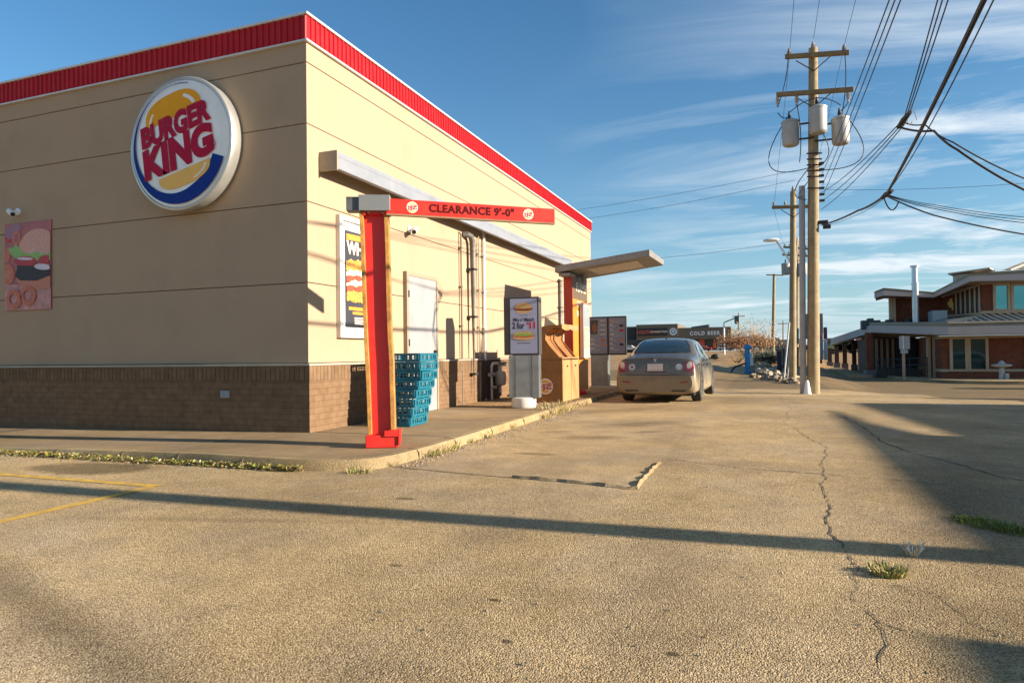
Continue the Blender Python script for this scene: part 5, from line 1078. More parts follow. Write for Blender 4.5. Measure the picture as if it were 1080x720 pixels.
# brick columns
for px, yb in ((875.5, 387.5), (883, 388.8), (891.5, 390), (901.5, 391.8)):
    g_ = gz(px, yb); zt2 = c0.z+(c1.z-c0.z)*((g_.y-c0.y)/(c1.y-c0.y))-.3
    wd_ = .085*(g_.y/34); mb = MB(); mb.box((g_.x-wd_, g_.y, .0), (g_.x+wd_, g_.y+.2, zt2)); cl = mb.build('column', mat('dark_brick', (.075, .035, .025), .85), bd)
    mb = MB(); mb.box((g_.x-wd_*1.5, g_.y-.06, 0), (g_.x+wd_*1.5, g_.y+.26, .36)); mb.build('column_base', mat('column_base_grey', (.13, .12, .12), .8), cl)
a = Q(912, 360, 30.4); b = Q(921, 360, 30.4); mb = MB(); mb.box((a.x+.06, 30.4, .28), (b.x, 30.9, c0.z-.28)); cl = mb.build('column', CB, bd); mb = MB(); mb.box((a.x, 30.34, 0), (b.x+.06, 30.96, .28)); mb.build('column_base', mat('column_stone', (.20, .20, .19), .8), cl)
mb = MB(); mb.box((Q(870, 390, 41).x, 29.8, .0), (c0.x, 42, .1)); mb.build('plinth', CURB, bd)
# upper storey
UY, UY2 = 31.5, 29.0
zu0 = Fm.z
xU0, xU1 = Q(943, 320, UY).x, Q(994, 320, UY).x
mb = MB(); mb.box((xU0, UY, zu0), (xU1+2, UY+.5, Q(960, 314, UY).z)); mb.build('upper_wall', CB, bd)
for px in (937.5, 941): a = Q(px, 320, UY-.2); mb = MB(); mb.box((a.x, UY-.3, zu0), (a.x+.11, UY-.1, Q(940, 314, UY).z)); mb.build('pillar', TRIM, bd)
P = [Q(923, 307, UY-1), Q(932, 303.5, UY-1.3), Q(985, 308, UY-1.2), Q(1023.5, 288, UY2-1.1), Q(1083, 284.5, UY2-1.1), Q(1130, 283.5, UY2-1.1)]
P2l = [Q(923, 314, UY-1), Q(932, 311.5, UY-1.3), Q(985, 313.5, UY-1.2), Q(1023.5, 296.5, UY2-1.1), Q(1083, 295.2, UY2-1.1), Q(1130, 295, UY2-1.1)]
for i in range(5):
    mb = MB(); hp = [P[i].lerp(P2l[i], .36), P[i+1].lerp(P2l[i+1], .36)]
    mb.slab([hp[0], hp[1], P2l[i+1], P2l[i]], (0, .22, 0)); mb.build('upper_fascia', FAS, bd)
    mb = MB(); mb.slab([P[i]+Vector((0, .05, 0)), P[i+1]+Vector((0, .05, 0)), hp[1]+Vector((0, .05, .006)), hp[0]+Vector((0, .05, .006))], (0, .22, 0)); mb.build('upper_roof_edge', FAST, bd)
mb = MB()
for i in range(5): mb.add([tuple(P2l[i]+Vector((0, .02, .01))), tuple(P2l[i+1]+Vector((0, .02, .01))), (P2l[i+1].x+.25, P2l[i+1].y+1.6, P2l[i+1].z-.02), (P2l[i].x+.25, P2l[i].y+1.6, P2l[i].z-.02)], [(0, 1, 2, 3)])
mb.build('upper_soffit', SOF, bd)
mb = MB()
for i in range(5): mb.add([tuple(P[i]), tuple(P[i+1]), (P[i+1].x+2.0, P[i+1].y+6, P[i+1].z+.02), (P[i].x+2.0, P[i].y+6, P[i].z+.02)], [(0, 1, 2, 3)])
mb.build('upper_roof', FAST, bd)
# slanting bay between the two wings: brick, strips of glass between tan fins
B0_, B1_ = Q(994, 325, UY-.1), Q(1034, 320, UY2)
def bayp(f, px_y, top): return None
def bay(f0, f1, ya0, ya1, yb0, yb1, mt, name, out=0):
    a = B0_.lerp(B1_, f0); b = B0_.lerp(B1_, f1); pts = []
    pa0 = 994+40*f0; pa1 = 994+40*f1
    za = Q(pa0, ya0, a.y).z; zb_ = Q(pa1, ya1, b.y).z; zc_ = Q(pa1, yb1, b.y).z; zd = Q(pa0, yb0, a.y).z
    o = Vector((-out*.4, -out, 0)); mb = MB(); mb.slab([Vector((a.x, a.y, za))+o, Vector((b.x, b.y, zb_))+o, Vector((b.x, b.y, zc_))+o, Vector((a.x, a.y, zd))+o], (.1, .35, 0)); return mb.build(name, mt, bd)
bay(0, 1, 312, 298, 336, 331, CB, 'bay_wall'); bay(.37, 1, 308, 301.5, 331.5, 327.5, mat('bay_glass', (.10, .09, .075), .15, .2), 'bay_glass', .03)
for f in (.37, .49, .61, .73, .85, .96): bay(f, f+.045, 308-f*5, 306-f*5.5, 331.5, 331, TRIM, 'bay_fin', .07)
bay(-.05, 1.03, 332.5, 329.5, 335, 332, TRIM, 'bay_sill', .08)
bay(-.02, 1.0, 312, 298.5, 314.5, 301.5, TRIM, 'bay_head', .08)
mb = MB(); q0 = Q(1034, 300, UY2); q1 = Q(1130, 331, UY2); mb.box((q0.x, UY2, zu0), (q1.x, UY2+6, q0.z)); mb.build('upper_wall', CB, bd)
mb = MB(); mb.box((q0.x-.02, UY2-.06, Q(1050, 330.5, UY2).z), (q1.x, UY2, Q(1050, 327.5, UY2).z)); mb.box((q0.x-.02, UY2-.06, Q(1050, 299.5, UY2).z), (q1.x, UY2, Q(1050, 296.5, UY2).z)); mb.build('trim_band', TRIM, bd)
window(1049.5, 1062.5, 301.5, 325.5, UY2, WIN); window(1068.5, 1082, 301.5, 325.5, UY2, WIN); window(1088, 1101, 301.5, 325.5, UY2, WIN)
# gilt emblem on the bay brick
mb = MB(); e_ = B0_.lerp(B1_, .27); Me_ = frame((e_.x-.05, e_.y-.12, Q(1009, 320, e_.y).z), (1, -.6, 0), (-.6, -1, 0))
for P_ in (ell(0, .12, .05, .09), ell(0, -.05, .09, .12), ell(-.08, .0, .04, .08), ell(.05, -.18, .03, .09)): mb.slab([Vector((p[0], p[1], 0)) for p in P_], (0, 0, .03), None, Me_)
mb.build('emblem', mat('gilt', (.45, .28, .08), .4, .5), bd)
# standing seam skirt roof
s0 = Q(1011, 341.5, BYF-.9); s1 = Q(1038, 332, UY2-.3); s2 = Vector((Q(1130, 332, UY2-.3).x, UY2-.3, s1.z)); s3 = Vector((Q(1130, 341.5, BYF-.9).x, BYF-.9, s0.z))
mb = MB(); mb.add([tuple(s0), tuple(s3), tuple(s2), tuple(s1)], [(0, 1, 2, 3)]); 
mb.add([tuple(s0), tuple(s1), (s1.x-1.2, UY2+.9, s1.z-.05), (s0.x-.9, UY2+1.4, s0.z)], [(0, 1, 2, 3)])
sk = mb.build('skirt_roof', SEAM, bd)
mb = MB()
for k in range(14):
    f = .02+k*.075; a = s0.lerp(s3, f); b = Vector((s1.x+(s2.x-s1.x)*max(0, (a.x-s1.x)/(s2.x-s1.x)), s1.y, s1.z)) if a.x > s1.x else s0.lerp(s1, max(0, (a.x-s0.x)/(s1.x-s0.x)))
    mb.slab([a+Vector((-.02, 0, 0)), a+Vector((.02, 0, 0)), b+Vector((.02, 0, 0)), b+Vector((-.02, 0, 0))], (0, 0, .05))
mb.build('seam', SEAM, sk)
# roof top pieces
mb = MB(); a = Q(966, 343, 30); z_t = Q(966, 280, 30).z; zm = Q(966, 299, 30).z
mb.tube([(a.x, 30, 1.6), (a.x, 30, zm)], .115, n=18); mb.tube([(a.x, 30, zm+.005), (a.x, 30, z_t)], .105, n=18); mb.tube([(a.x, 30, zm-.03), (a.x, 30, zm+.03)], .13, n=18); mb.tube([(a.x, 30, z_t-.06), (a.x, 30, z_t)], .16, n=18); mb.build('chimney', mat('flue_steel', (.50, .54, .58), .3, .8), bd, smooth=True)
mb = MB(); a = Q(983.5, 327.5, 29.5); b = Q(999.5, 340, 29.5); mb.box((a.x, 29.5, b.z), (b.x, 30.3, a.z)); mb.build('air_unit', mat('air_unit_grey', (.33, .36, .38), .5), bd, bevel=.01)
random.seed(11)
for k in range(9):
    px = 909+k*6.6; a = Q(px, 344, 31); h = random.uniform(.16, .34); mb = MB(); mb.box((a.x, 31, 1.95), (a.x+random.uniform(.16, .28), 31.5, a.z+h)); mb.build('roof_unit', mat('roof_unit_dark', (.06, .065, .075), .6), bd, bevel=.01)
mb = MB(); a = Q(1002, 289, 31.5); b = Q(1043, 283, 31.5); mb.box((a.x+.25, 31.5, a.z-.25), (b.x, 32.2, a.z-.03)); mb.slab([(a.x-.1, 31.4, a.z-.02), (b.x, 31.4, b.z-.02), (b.x, 31.4, b.z+.03), (a.x-.1, 31.4, a.z+.03)], (.5, 1.2, 0)); mb.build('roof_hood', mat('hood_tan', (.40, .34, .26), .6), bd)
mb = MB(); a = Q(1055, 285.5, 31); b = Q(1100, 268, 33); mb.add([tuple(a), (a.x+4, 31, a.z), (a.x+4, 33, b.z), (b.x, 33, b.z)], [(0, 1, 2, 3)])
for k in range(7): f = k/7; p_ = Vector((a.x+.25+k*.42, 31-.01, a.z)); q_ = Vector((max(b.x, p_.x), 33, b.z)) if k > 2 else p_+(Vector((b.x, 33, b.z))-a)*(.35+.2*k); mb.slab([p_, p_+Vector((.10, 0, 0)), q_+Vector((.10, 0, 0)), q_], (0, 0, .04))
mb.build('peak_roof', mat('peak_tan', (.42, .36, .26), .5), bd)
# kerb and pavement in front of the building
mb = MB(); kp = [gz(925, 397.3), gz(940, 399), gz(962, 401.5), gz(990, 403.6), gz(1020, 404.8), gz(1050, 405.3), gz(1074, 405.5)]; kp = [(p.x*1.6, p.y*1.6) for p in kp]+[(20, gz(1074, 405.5).y*1.6), (34, gz(1074, 405.5).y*1.6)]
kpb = [(p[0]+.3, 29.5) for p in kp]; n_ = len(kp)
tz = lambda x, y: terr(x, y)
mb.add([(p[0], p[1], tz(*p)-.02) for p in kp]+[(p[0]+.01, p[1]+.03, tz(*p)+.16) for p in kp]+[(p[0], max(p[1]+.2, 48), -.684+.10) for p in kp], [(i, i+1, n_+i+1, n_+i) for i in range(n_-1)]+[(n_+i, n_+i+1, 2*n_+i+1, 2*n_+i) for i in range(n_-1)]); struct(mb.build('pavement', CURB))
# the building stands lower and further back than the near lot
bd.location = (12.8, 44.8, -.684); bd.scale = (1.6, 1.6, 1.6)
# street sign seen from behind
q = gt(953.5, 401.5); ss = thing('street_sign', 'grey backs of street signs on a leaning wooden post by the brick building kerb', 'road sign', (q.x, q.y, q.z))
mb = MB(); mb.box((q.x-.07, q.y-.06, q.z-.1), (q.x+.07, q.y+.04, gy(953, 354, q.y).z)); mb.build('post', mat('sign_post_pink', (.42, .27, .20), .8), ss)
SB = mat('sign_back_grey', (.34, .35, .35), .5, .3)
a, b = gy(948, 354.5, q.y), gy(959.5, 368, q.y); mb = MB(); mb.box((a.x, q.y-.065, b.z), (b.x, q.y-.045, a.z)); mb.build('sign_panel', SB, ss); a, b = gy(949.5, 368.8, q.y), gy(957.5, 372.5, q.y); mb = MB(); mb.box((a.x, q.y-.065, b.z), (b.x, q.y-.045, a.z)); mb.build('sign_panel', SB, ss)
mb = MB(); mb.box((q.x-.03, q.y-.075, gy(953, 368, q.y).z), (q.x+.01, q.y-.066, gy(953, 354, q.y).z)); mb.build('sign_brace', WHITE, ss)
# mushroom light / bird bath
q = gt(1057.5, 402.5); bb = thing('pedestal_fountain', 'pale stone pedestal fountain with mushroom top before the red brick wall', 'fountain', (q.x, q.y, q.z))
st_ = mat('pale_stone', (.48, .46, .44), .8, var=.15)
FZ = q.z; k_ = 1.5
mb = MB(); mb.lathe([(.13*k_, 0), (.14*k_, .06), (.09*k_, .15), (.08*k_, .68), (.06*k_, .74)], (q.x, q.y+.1, FZ), None, 16); mb.build('pedestal', st_, bb, smooth=True)
mb = MB(); mb.lathe([(.08*k_, .74), (.30*k_, .83), (.32*k_, .88), (.28*k_, .92), (.13*k_, .95), (.06*k_, 1.07), (.03*k_, 1.12)], (q.x, q.y+.1, FZ), None, 20); mb.build('bowl', st_, bb, smooth=True)
mb = MB(); mb.box((q.x+.10, q.y-.14, FZ), (q.x+.26, q.y+.0, FZ+.45)); mb.build('side_post', st_, bb)
# ------------------------------------------------------------------ liquor store far behind
ST = thing('beer_store', 'long low brown store with COLD BEER lettering far beyond the sedan', 'building', (-22, 200, 0)); SY = 200
SW_ = mat('store_brown', (.155, .13, .095), .8, var=.05)
def SP(x0, y0, x1, y1, Yp, dp, mt, name, par=ST):
    a, b = Q(x0, y0, Yp), Q(x1, y1, Yp); mb = MB(); mb.box((a.x, Yp, b.z), (b.x, Yp+dp, a.z)); return mb.build(name, mt, par)
SP(671, 342.5, 715, 358, SY-.5, 20, SW_, 'tall_front'); SP(715.2, 345.8, 771, 357, SY, 20, SW_, 'fascia'); SP(660, 358, 771, 369, SY+3, 17, mat('store_window_dark', (.045, .04, .035), .3), 'shop_front')
sgp = SP(672.5, 346.5, 704, 353.5, SY-1, .4, mat('sign_black', (.02, .015, .015), .5), 'sign_panel')
Mc = frame(Q(688, 350, SY-1.03), (1, 0, 0), (0, -1, 0)); mb = MB(); TXR = mat('sign_text_red', (.60, .10, .08), .5)
put_text(mb, 'LIQUOR', 1.25, Mc, -2.3, 0, .02, TXR, bold=.03); put_text(mb, 'CONNECTION', .75, Mc, 1.8, 0, .02, CR, bold=.02); mb.build('lettering', None, sgp)
Mc = frame(Q(710, 349.6, SY-.55), (1, 0, 0), (0, -1, 0)); mb = MB(); flat(mb, ell(0, 0, 1.05, 1.05), .02, WHITE, Mc); flat(mb, ell(0, 0, .7, .7), .06, mat('badge_blue', (.15, .33, .52), .5), Mc); flat(mb, ell(0, .1, .35, .3), .1, WHITE, Mc); mb.build('round_badge', None, ST)
Mc = frame(Q(743.2, 351.4, SY-.05), (1, 0, 0), (0, -1, 0)); mb = MB(); put_text(mb, 'COLD BEER', 1.45, Mc, 0, 0, .04, WHITE, bold=.06, spacing=1.25, sx=.92); mb.build('lettering', None, ST)
mb = MB(); a, b, c_ = Q(729, 345.6, SY+4), Q(747.5, 345.6, SY+4), Q(747.5, 342, SY+4); d_ = Q(729, 344.6, SY+4); mb.slab([a, b, c_, d_], (0, 5, 0)); mb.build('roof_wedge', mat('roof_slate', (.07, .085, .10), .6), ST)
SP(737, 358, 743, 367, SY+2.5, .4, TXR, 'window_poster'); SP(752, 361, 755.5, 367, SY+2.5, .4, mat('orange_sign', (.75, .17, .03), .5), 'window_poster'); SP(756.5, 361, 762, 368, SY+2.4, .5, mat('cream_wall', (.52, .45, .33), .7), 'side_wall')
dk = thing('warehouse', 'dark low warehouse left of the brown beer store', 'building', (-45, 205, 0)); mb = MB(); a = Q(640, 346.5, 205); b = Q(670.5, 371, 205); mb.box((a.x, 205, 0), (b.x, 225, a.z)); mb.build('wall', mat('warehouse_dark', (.05, .055, .05), .8), dk); mb = MB(); mb.box((a.x-.3, 204.6, a.z), (b.x+.2, 225, a.z+.4)); mb.build('roof', mat('warehouse_roof', (.12, .13, .12), .7), dk)
# distant parked cars, vans
def simple_car(px, py, Yp, colr, lab, Lc=4.4, hc=1.5):
    a = Q(px, py, Yp); t = thing('parked_car', lab, 'car', (a.x, Yp, a.z), 'cars parked by the beer store'); z = a.z
    mb = MB(); prof = [(-.5, .25), (-.5, .62), (-.38, .66), (-.26, 1.0), (.12, 1.0), (.27, .68), (.48, .60), (.5, .25)]
    mb.slab([(a.x+x*Lc, Yp, z+h*hc) for x, h in prof], (0, 1.7, 0)); bo = mb.build('body', colr, t, bevel=.08)
    mb = MB(); mb.slab([(a.x+x*Lc, Yp-.02, z+h*hc) for x, h in ((-.33, .68), (-.24, .95), (.10, .95), (.22, .68))], (0, .03, 0)); mb.build('window', GLASS, t)
    for x in (-.3, .3): mb = MB(); mb.lathe([(.1, -.1), (.32, -.1), (.32, .1), (.1, .1)], n=14, M=Matrix.Translation((a.x+x*Lc, Yp+.1, z+.32)) @ Matrix.Rotation(PI/2, 4, 'X')); mb.build('wheel', RUB, t)
zg = 1.0
W2 = mat('far_white_paint', (.62, .62, .62), .4); 
for px, py, Yp, cl_, lab in ((664, 369.8, 190, W2, 'white car parked left of the sedan roof far away'), (742, 370.2, 192, mat('far_red_paint', (.4, .05, .03), .4), 'red car parked before the beer store window'), (765, 369.6, 190, W2, 'white car parked under the traffic light arm'), (774, 369.5, 196, W2, 'white car parked right of the beer store')):
    simple_car(px, py, Yp, cl_, lab)
# far rise of tan ground the store stands on
mb = MB(); mb.add([(-500, 60, -.02), (300, 60, -.02), (700, 176, .9), (-700, 176, .9), (-900, 600, 1.1), (900, 600, 1.1)], [(0, 1, 2, 3), (3, 2, 5, 4)]); struct(drape(mb.build('far_ground', DIRTM)))
# traffic light pole
TY = 120; q = Q(764, 371, TY); tl_ = thing('traffic_light', 'white traffic signal pole with an arm reaching right, seen from behind', 'traffic light', (q.x, TY, q.z))
t_ = Q(763.5, 340, TY); e_ = Q(775, 335.5, TY); mb = MB(); mb.tube([(q.x, TY, 0), (t_.x, TY, t_.z)], .14, n=10); mb.build('pole', WHITE, tl_, smooth=True)
mb = MB(); mb.tube([t_, e_], .09, n=8); mb.build('arm', DARK, tl_, smooth=True)
a, b = Q(774.5, 333, TY), Q(779.5, 341.5, TY); mb = MB(); mb.box((a.x, TY-.1, b.z), (b.x, TY+.1, a.z)); sh_ = mb.build('signal_head', mat('signal_teal', (.05, .10, .11), .6), tl_)
mb = MB()
for k in range(3): mb.lathe([(.12, 0), (.14, .15), (.12, .25)], ((a.x+b.x)/2, TY+.1, b.z+(a.z-b.z)*(k+.5)/3), None, 10)
mb.build('visor', BLACK, sh_)
for nm, X0, X1, Yt, Yb, Yp, cl_, lab in (('a', 800, 822, 357.5, 369.5, 330, (.50, .43, .31), 'long pale tan building on the horizon behind the bushes'), ('b', 822.5, 833, 359, 369.5, 320, (.46, .38, .26), 'short tan building on the horizon right of the long pale one'), ('c', 841, 849, 358, 369.5, 330, (.46, .42, .33), 'pale building on the horizon behind the tall poles'),
                                   ('d', 849.5, 863, 364.5, 369.5, 310, (.08, .08, .09), 'low dark building on the horizon behind the nearest pole'), ('e', 876, 917, 358.5, 368, 150, (.10, .085, .06), 'dark shopfront row seen between the brick columns')):
    a, b = Q(X0, Yt, Yp), Q(X1, Yb, Yp); t = thing('distant_building', lab, 'building', (a.x, Yp, 0)); mm = mat('far_wall_'+nm, cl_, .8, var=.1, scale=.1)
    mb = MB(); mb.box((a.x, Yp, 0), (b.x, Yp+15, a.z)); mb.build('wall', mm, t); mb = MB(); mb.box((a.x-.3, Yp-.3, a.z), (b.x+.3, Yp+15, a.z+.4)); mb.build('roof', mat('far_roof', (.25, .22, .18), .7), t)
    if nm != 'd':
        k = 7
        for i in range(k): x = a.x+(b.x-a.x)*(i+.3)/k; mb = MB(); mb.box((x, Yp-.05, a.z*.35), (x+(b.x-a.x)/k*.45, Yp+.0, a.z*.62)); mb.build('window', DKG if nm != 'e' else [TXR, CR, DKG][i % 3], t)
for px, py, cl_, lab in ((889, 373.5, mat('van_green', (.25, .3, .12), .5), 'pale green van seen between the brick columns'), (897, 371.5, W2, 'white car seen between the brick columns'), (908, 372.5, mat('far_red2', (.3, .05, .04), .5), 'red car seen between the last two brick columns')): simple_car(px, py, 88, cl_, lab, 3.6, 1.6)
# pylon sign behind the nearest pole
PYY = 60; t = thing('pylon_sign', 'tan pylon sign with pink stripe and white lower cabinet half hidden behind the nearest pole', 'sign', (3.6, PYY, 0))
def PS(x0, y0, x1, y1, mt, name, dy=0): a, b = Q(x0, y0, PYY+dy), Q(x1, y1, PYY+dy); mb = MB(); mb.box((a.x, PYY+dy, b.z), (b.x, PYY+dy+.5, a.z)); return mb.build(name, mt, t, bevel=.02)
PS(848.5, 331, 868.5, 357, mat('pylon_tan', (.30, .26, .23), .7), 'cabinet'); PS(863, 351.5, 868, 356.5, mat('pylon_pink', (.38, .22, .36), .6), 'stripe', -.1); PS(864, 357.3, 868.5, 379, mat('pylon_grey', (.34, .36, .40), .6), 'lower_cabinet'); PS(868.8, 345, 872.6, 357, DARK, 'side_box', .2); PS(869, 358, 873.2, 379.5, WHITE, 'white_panel', .3)
q = Q(866, 379, PYY); mb = MB(); mb.tube([(q.x, PYY+.3, 0), (q.x, PYY+.3, 4)], .1); mb.build('post', DARK, t)
# ------------------------------------------------------------------ blue service post, rocks, bins, bushes
q = gz(788.5, 394); bp_ = thing('blue_service_post', 'tall bright blue service post with a dark hose at the rock bed', 'service post', (q.x, q.y, 0)); BL = mat('post_blue', (.03, .22, .46), .5, var=.2, scale=4)
h_ = gy(790, 364, q.y).z
mb = MB(); mb.tube([(q.x, q.y, 0), (q.x, q.y, h_*.9)], [.13, .12], n=14); mb.build('post', BL, bp_, smooth=True)
mb = MB(); mb.lathe([(.13, 0), (.18, .04), (.18, .14), (.13, .2), (.05, .24)], (q.x+.02, q.y, h_*.86), None, 16); mb.tube([(q.x, q.y-.1, h_*.93), (q.x+.22, q.y-.12, h_*.90)], .05); mb.build('head', BL, bp_, smooth=True)
mb = MB(); mb.lathe([(.15, 0), (.15, .12), (.12, .16)], (q.x, q.y, h_*.55), None, 14); mb.lathe([(.16, 0), (.16, .1), (.12, .14)], (q.x, q.y, .0), None, 14); mb.build('collar', BL, bp_, smooth=True)
mb = MB(); P_ = [(q.x-.1, q.y-.1, .5), (q.x-.35, q.y-.2, .42), (q.x-.62, q.y-.25, .3), (q.x-.78, q.y-.3, .02)]; mb.tube([tuple(v) for v in catmull(P_, 5)], .045, n=8); mb.build('hose', BLACK, bp_, smooth=True)
t = thing('marker_post', 'small white marker post right of the blue service post', 'post', (gz(793, 388).x, gz(793, 388).y, 0)); g_ = gz(793, 388); mb = MB(); mb.slab([(g_.x-.1, g_.y, 0), (g_.x+.14, g_.y, 0), (g_.x+.04, g_.y, 1.0), (g_.x-.12, g_.y, 1.05)], (0, .1, 0)); mb.build('board', WHITE, t)
sink(bp_); sink(t)
random.seed(21)
rockm = [mat('rock_pale', (.42, .34, .23), .9, var=.25, scale=3), mat('rock_tan', (.34, .23, .12), .9, var=.25, scale=3), mat('rock_grey', (.24, .20, .15), .9, var=.25, scale=3)]
protos = []
for k in range(4):
    mb = MB(); mb.blob((0, 0, .08), (.22, .17, .13), None, k+1, 2, .5); o = mb.build('garden_rock', rockm[k % 3], smooth=False); protos.append(o); tag(o, 'rough tan rock in the low rock bed left of the second pole', 'rock', 'rocks edging the planting bed')
k = 0
for row, (x0, y0, x1, y1, n_) in enumerate(((794, 397.5, 842, 405, 22), (795, 393.5, 838, 401, 18), (794, 387.5, 815, 394, 14), (797, 384.5, 812, 388, 8))):
    for i in range(n_):
        f = (i+random.random()*.6)/n_; g_ = gz(x0+(x1-x0)*f, y0+(y1-y0)*f+random.uniform(-.6, .6))
        o = protos[k] if k < 4 else protos[k % 4].copy(); 
        if k >= 4: COL.objects.link(o)
        o.location = (g_.x, g_.y, -.02+.05*(row % 2)); s_ = random.uniform(.45, 1.15)*g_.y/32; o.scale = (s_, s_, s_*random.uniform(.8, 1.3)); o.rotation_euler.z = random.uniform(0, 6); sink(o); k += 1
mb = MB(); P_ = [gz(788, 386), gz(791, 398.5), gz(842, 406.5), gz(846, 403), gz(826, 393), gz(808, 384)]
mb.poly([settle((p.x, p.y))+(.010,) for p in P_]); struct(drape(mb.build('planting_bed', mat('bed_soil', (.19, .12, .06), .95, var=.3, scale=2))))
mb = MB(); P_ = [gt(797, 391), gt(812, 394), gt(834, 400)]; 
for i in range(2): mb.box((0, 0, 0), (0, 0, 0)) if False else mb.slab([P_[i], P_[i+1], P_[i+1]+Vector((0, 0, .2)), P_[i]+Vector((0, 0, .2))], (0, .12, 0))
o = mb.build('timber_edging', mat('dark_timber', (.10, .06, .035), .9)); tag(o, 'low dark timber edging running through the rock bed', 'edging')
for (x0, yt, x1, yb, cl_, lab, tilt_) in ((819.5, 368.5, 825.5, 391, (.025, .03, .05), 'black wheeled bin left of the blue one beside the second pole', -.02), (826.5, 368, 832.5, 392, (.03, .05, .09), 'dark blue wheeled bin nearest the second pole', .05), (825, 367, 827.5, 388, (.03, .06, .045), 'narrow dark green bin between the black and blue bins', .02)):
    g_ = gz((x0+x1)/2, yb); a, b = gy(x0, yt, g_.y), gy(x1, yt, g_.y); t = thing('wheeled_bin', lab, 'bin', (g_.x, g_.y, 0), 'dark bins by the second pole'); mm = mat('bin_'+lab[:9].replace(' ', '_'), cl_, .5)
    w_ = (b.x-a.x)/2; zt3 = a.z; mb = MB(); mb.add([(g_.x-w_*.8, g_.y, .03), (g_.x+w_*.8, g_.y, .03), (g_.x+w_*.8, g_.y+.5, .03), (g_.x-w_*.8, g_.y+.5, .03), (g_.x-w_+tilt_, g_.y-.05, zt3-.08), (g_.x+w_+tilt_, g_.y-.05, zt3-.08), (g_.x+w_+tilt_, g_.y+.6, zt3-.08), (g_.x-w_+tilt_, g_.y+.6, zt3-.08)], [(0, 3, 2, 1), (4, 5, 6, 7), (0, 1, 5, 4), (1, 2, 6, 5), (2, 3, 7, 6), (3, 0, 4, 7)]); mb.build('tub', mm, t, bevel=.03)
    mb = MB(); mb.box((g_.x-w_-.03+tilt_, g_.y-.1, zt3-.075), (g_.x+w_+.03+tilt_, g_.y+.65, zt3)); mb.build('lid', mm, t, bevel=.03)
    mb = MB(); mb.tube([(g_.x-w_, g_.y+.55, .1), (g_.x+w_, g_.y+.55, .1)], .1, n=12); mb.build('wheel', BLACK, t); sink(t)
def bush(name, label, cat, c, r, n, leaf, mt, stem=None, seed=0, group=None, twigs=0, low=0):
    random.seed(seed); t = thing(name, label, cat, (c[0], c[1], 0), group); mb = MB()
    mb2 = MB()
    for k in range(twigs):
        a = random.uniform(0, 2*PI); e = random.uniform(.5, 1.4); d = Vector((math.cos(a)*math.cos(e), math.sin(a)*math.cos(e), math.sin(e))); p = Vector((c[0], c[1], 0)); q_ = p+Vector((d.x*r[0], d.y*r[1], d.z*r[2]*1.9*random.uniform(.6, 1.05)))
        m_ = p.lerp(q_, .5)+Vector((random.gauss(0, .1), random.gauss(0, .1), 0))*r[0]; tw_ = max(1, c[1]/30); mb2.tube([p, m_, q_], [leaf*.3*tw_, leaf*.2*tw_, leaf*.1*tw_], n=4)
        for j in range(2):
            s_ = m_.lerp(q_, random.random()); mb2.tube([s_, s_+Vector((random.gauss(0, .25)*r[0], random.gauss(0, .25)*r[1], random.uniform(.1, .45)*r[2]))], [leaf*.15*tw_, leaf*.08*tw_], n=3)
    if twigs: mb2.build('stem', stem or CROSSM, t)
    cl = [Vector((random.gauss(0, .5)*r[0], random.gauss(0, .5)*r[1], random.gauss(0, .45)*r[2])) for _ in range(max(5, n//40))]
    for k in range(n):
        b = random.choice(cl); p = b+Vector((random.gauss(0, .22)*r[0], random.gauss(0, .22)*r[1], random.gauss(0, .22)*r[2])); z = c[2]+p.z
        if z < .05: z = random.uniform(.05, r[2]*.5)
        p = Vector((c[0]+p.x, c[1]+p.y, z)); u = Vector((random.gauss(0, 1), random.gauss(0, 1), random.gauss(0, 1))).normalized(); v = u.orthogonal().normalized(); s_ = leaf*random.uniform(.5, 1.2)
        mb.add([p-u*s_, p+v*s_*.55, p+u*s_, p-v*s_*.55], [(0, 1, 2, 3)])
    if n: mb.build('foliage', mt, t)
    sink(t); return t
HED = mat('hedge_dark', (.06, .075, .05), .8, var=.4, scale=1.5); RST = mat('rusty_leaves', (.20, .09, .04), .8, var=.4, scale=2); DRY = mat('dry_leaves', (.38, .25, .12), .8, var=.3, scale=2)
g_ = gz(810, 387); bush('hedge', 'grey-green rounded shrub behind the rock bed', 'shrub', (g_.x, g_.y+1.0, .55), (.75, .6, .5), 2600, .06, HED, seed=1, twigs=12)
g_ = gz(802, 386); bush('hedge', 'dark leafless shrub just right of the blue post', 'shrub', (g_.x-.1, g_.y+2.2, .55), (.55, .6, .45), 1300, .05, mat('hedge_brown', (.09, .075, .05), .8, var=.4), seed=2, twigs=16)
for (px, yc, rx, rz, n_, mt_, lab, sd_) in ((778, 361.5, 1.5, .7, 2200, RST, 'rusty red bush left of the tall bare one', 3), (790, 357, 1.9, 1.5, 1500, DRY, 'tall half-bare tan bush in the middle of the row', 4), (799, 361, 1.3, .6, 1500, RST, 'low rusty red bush right of the tall bare one', 5)):
    YY = 62; c_ = gy(px, yc, YY); bush('bush', lab, 'bush', (c_.x, YY, c_.z), (rx*.85, 1, rz*.8), n_*2, .07, mt_, seed=sd_, twigs=26 if sd_ == 4 else 10, group=None)
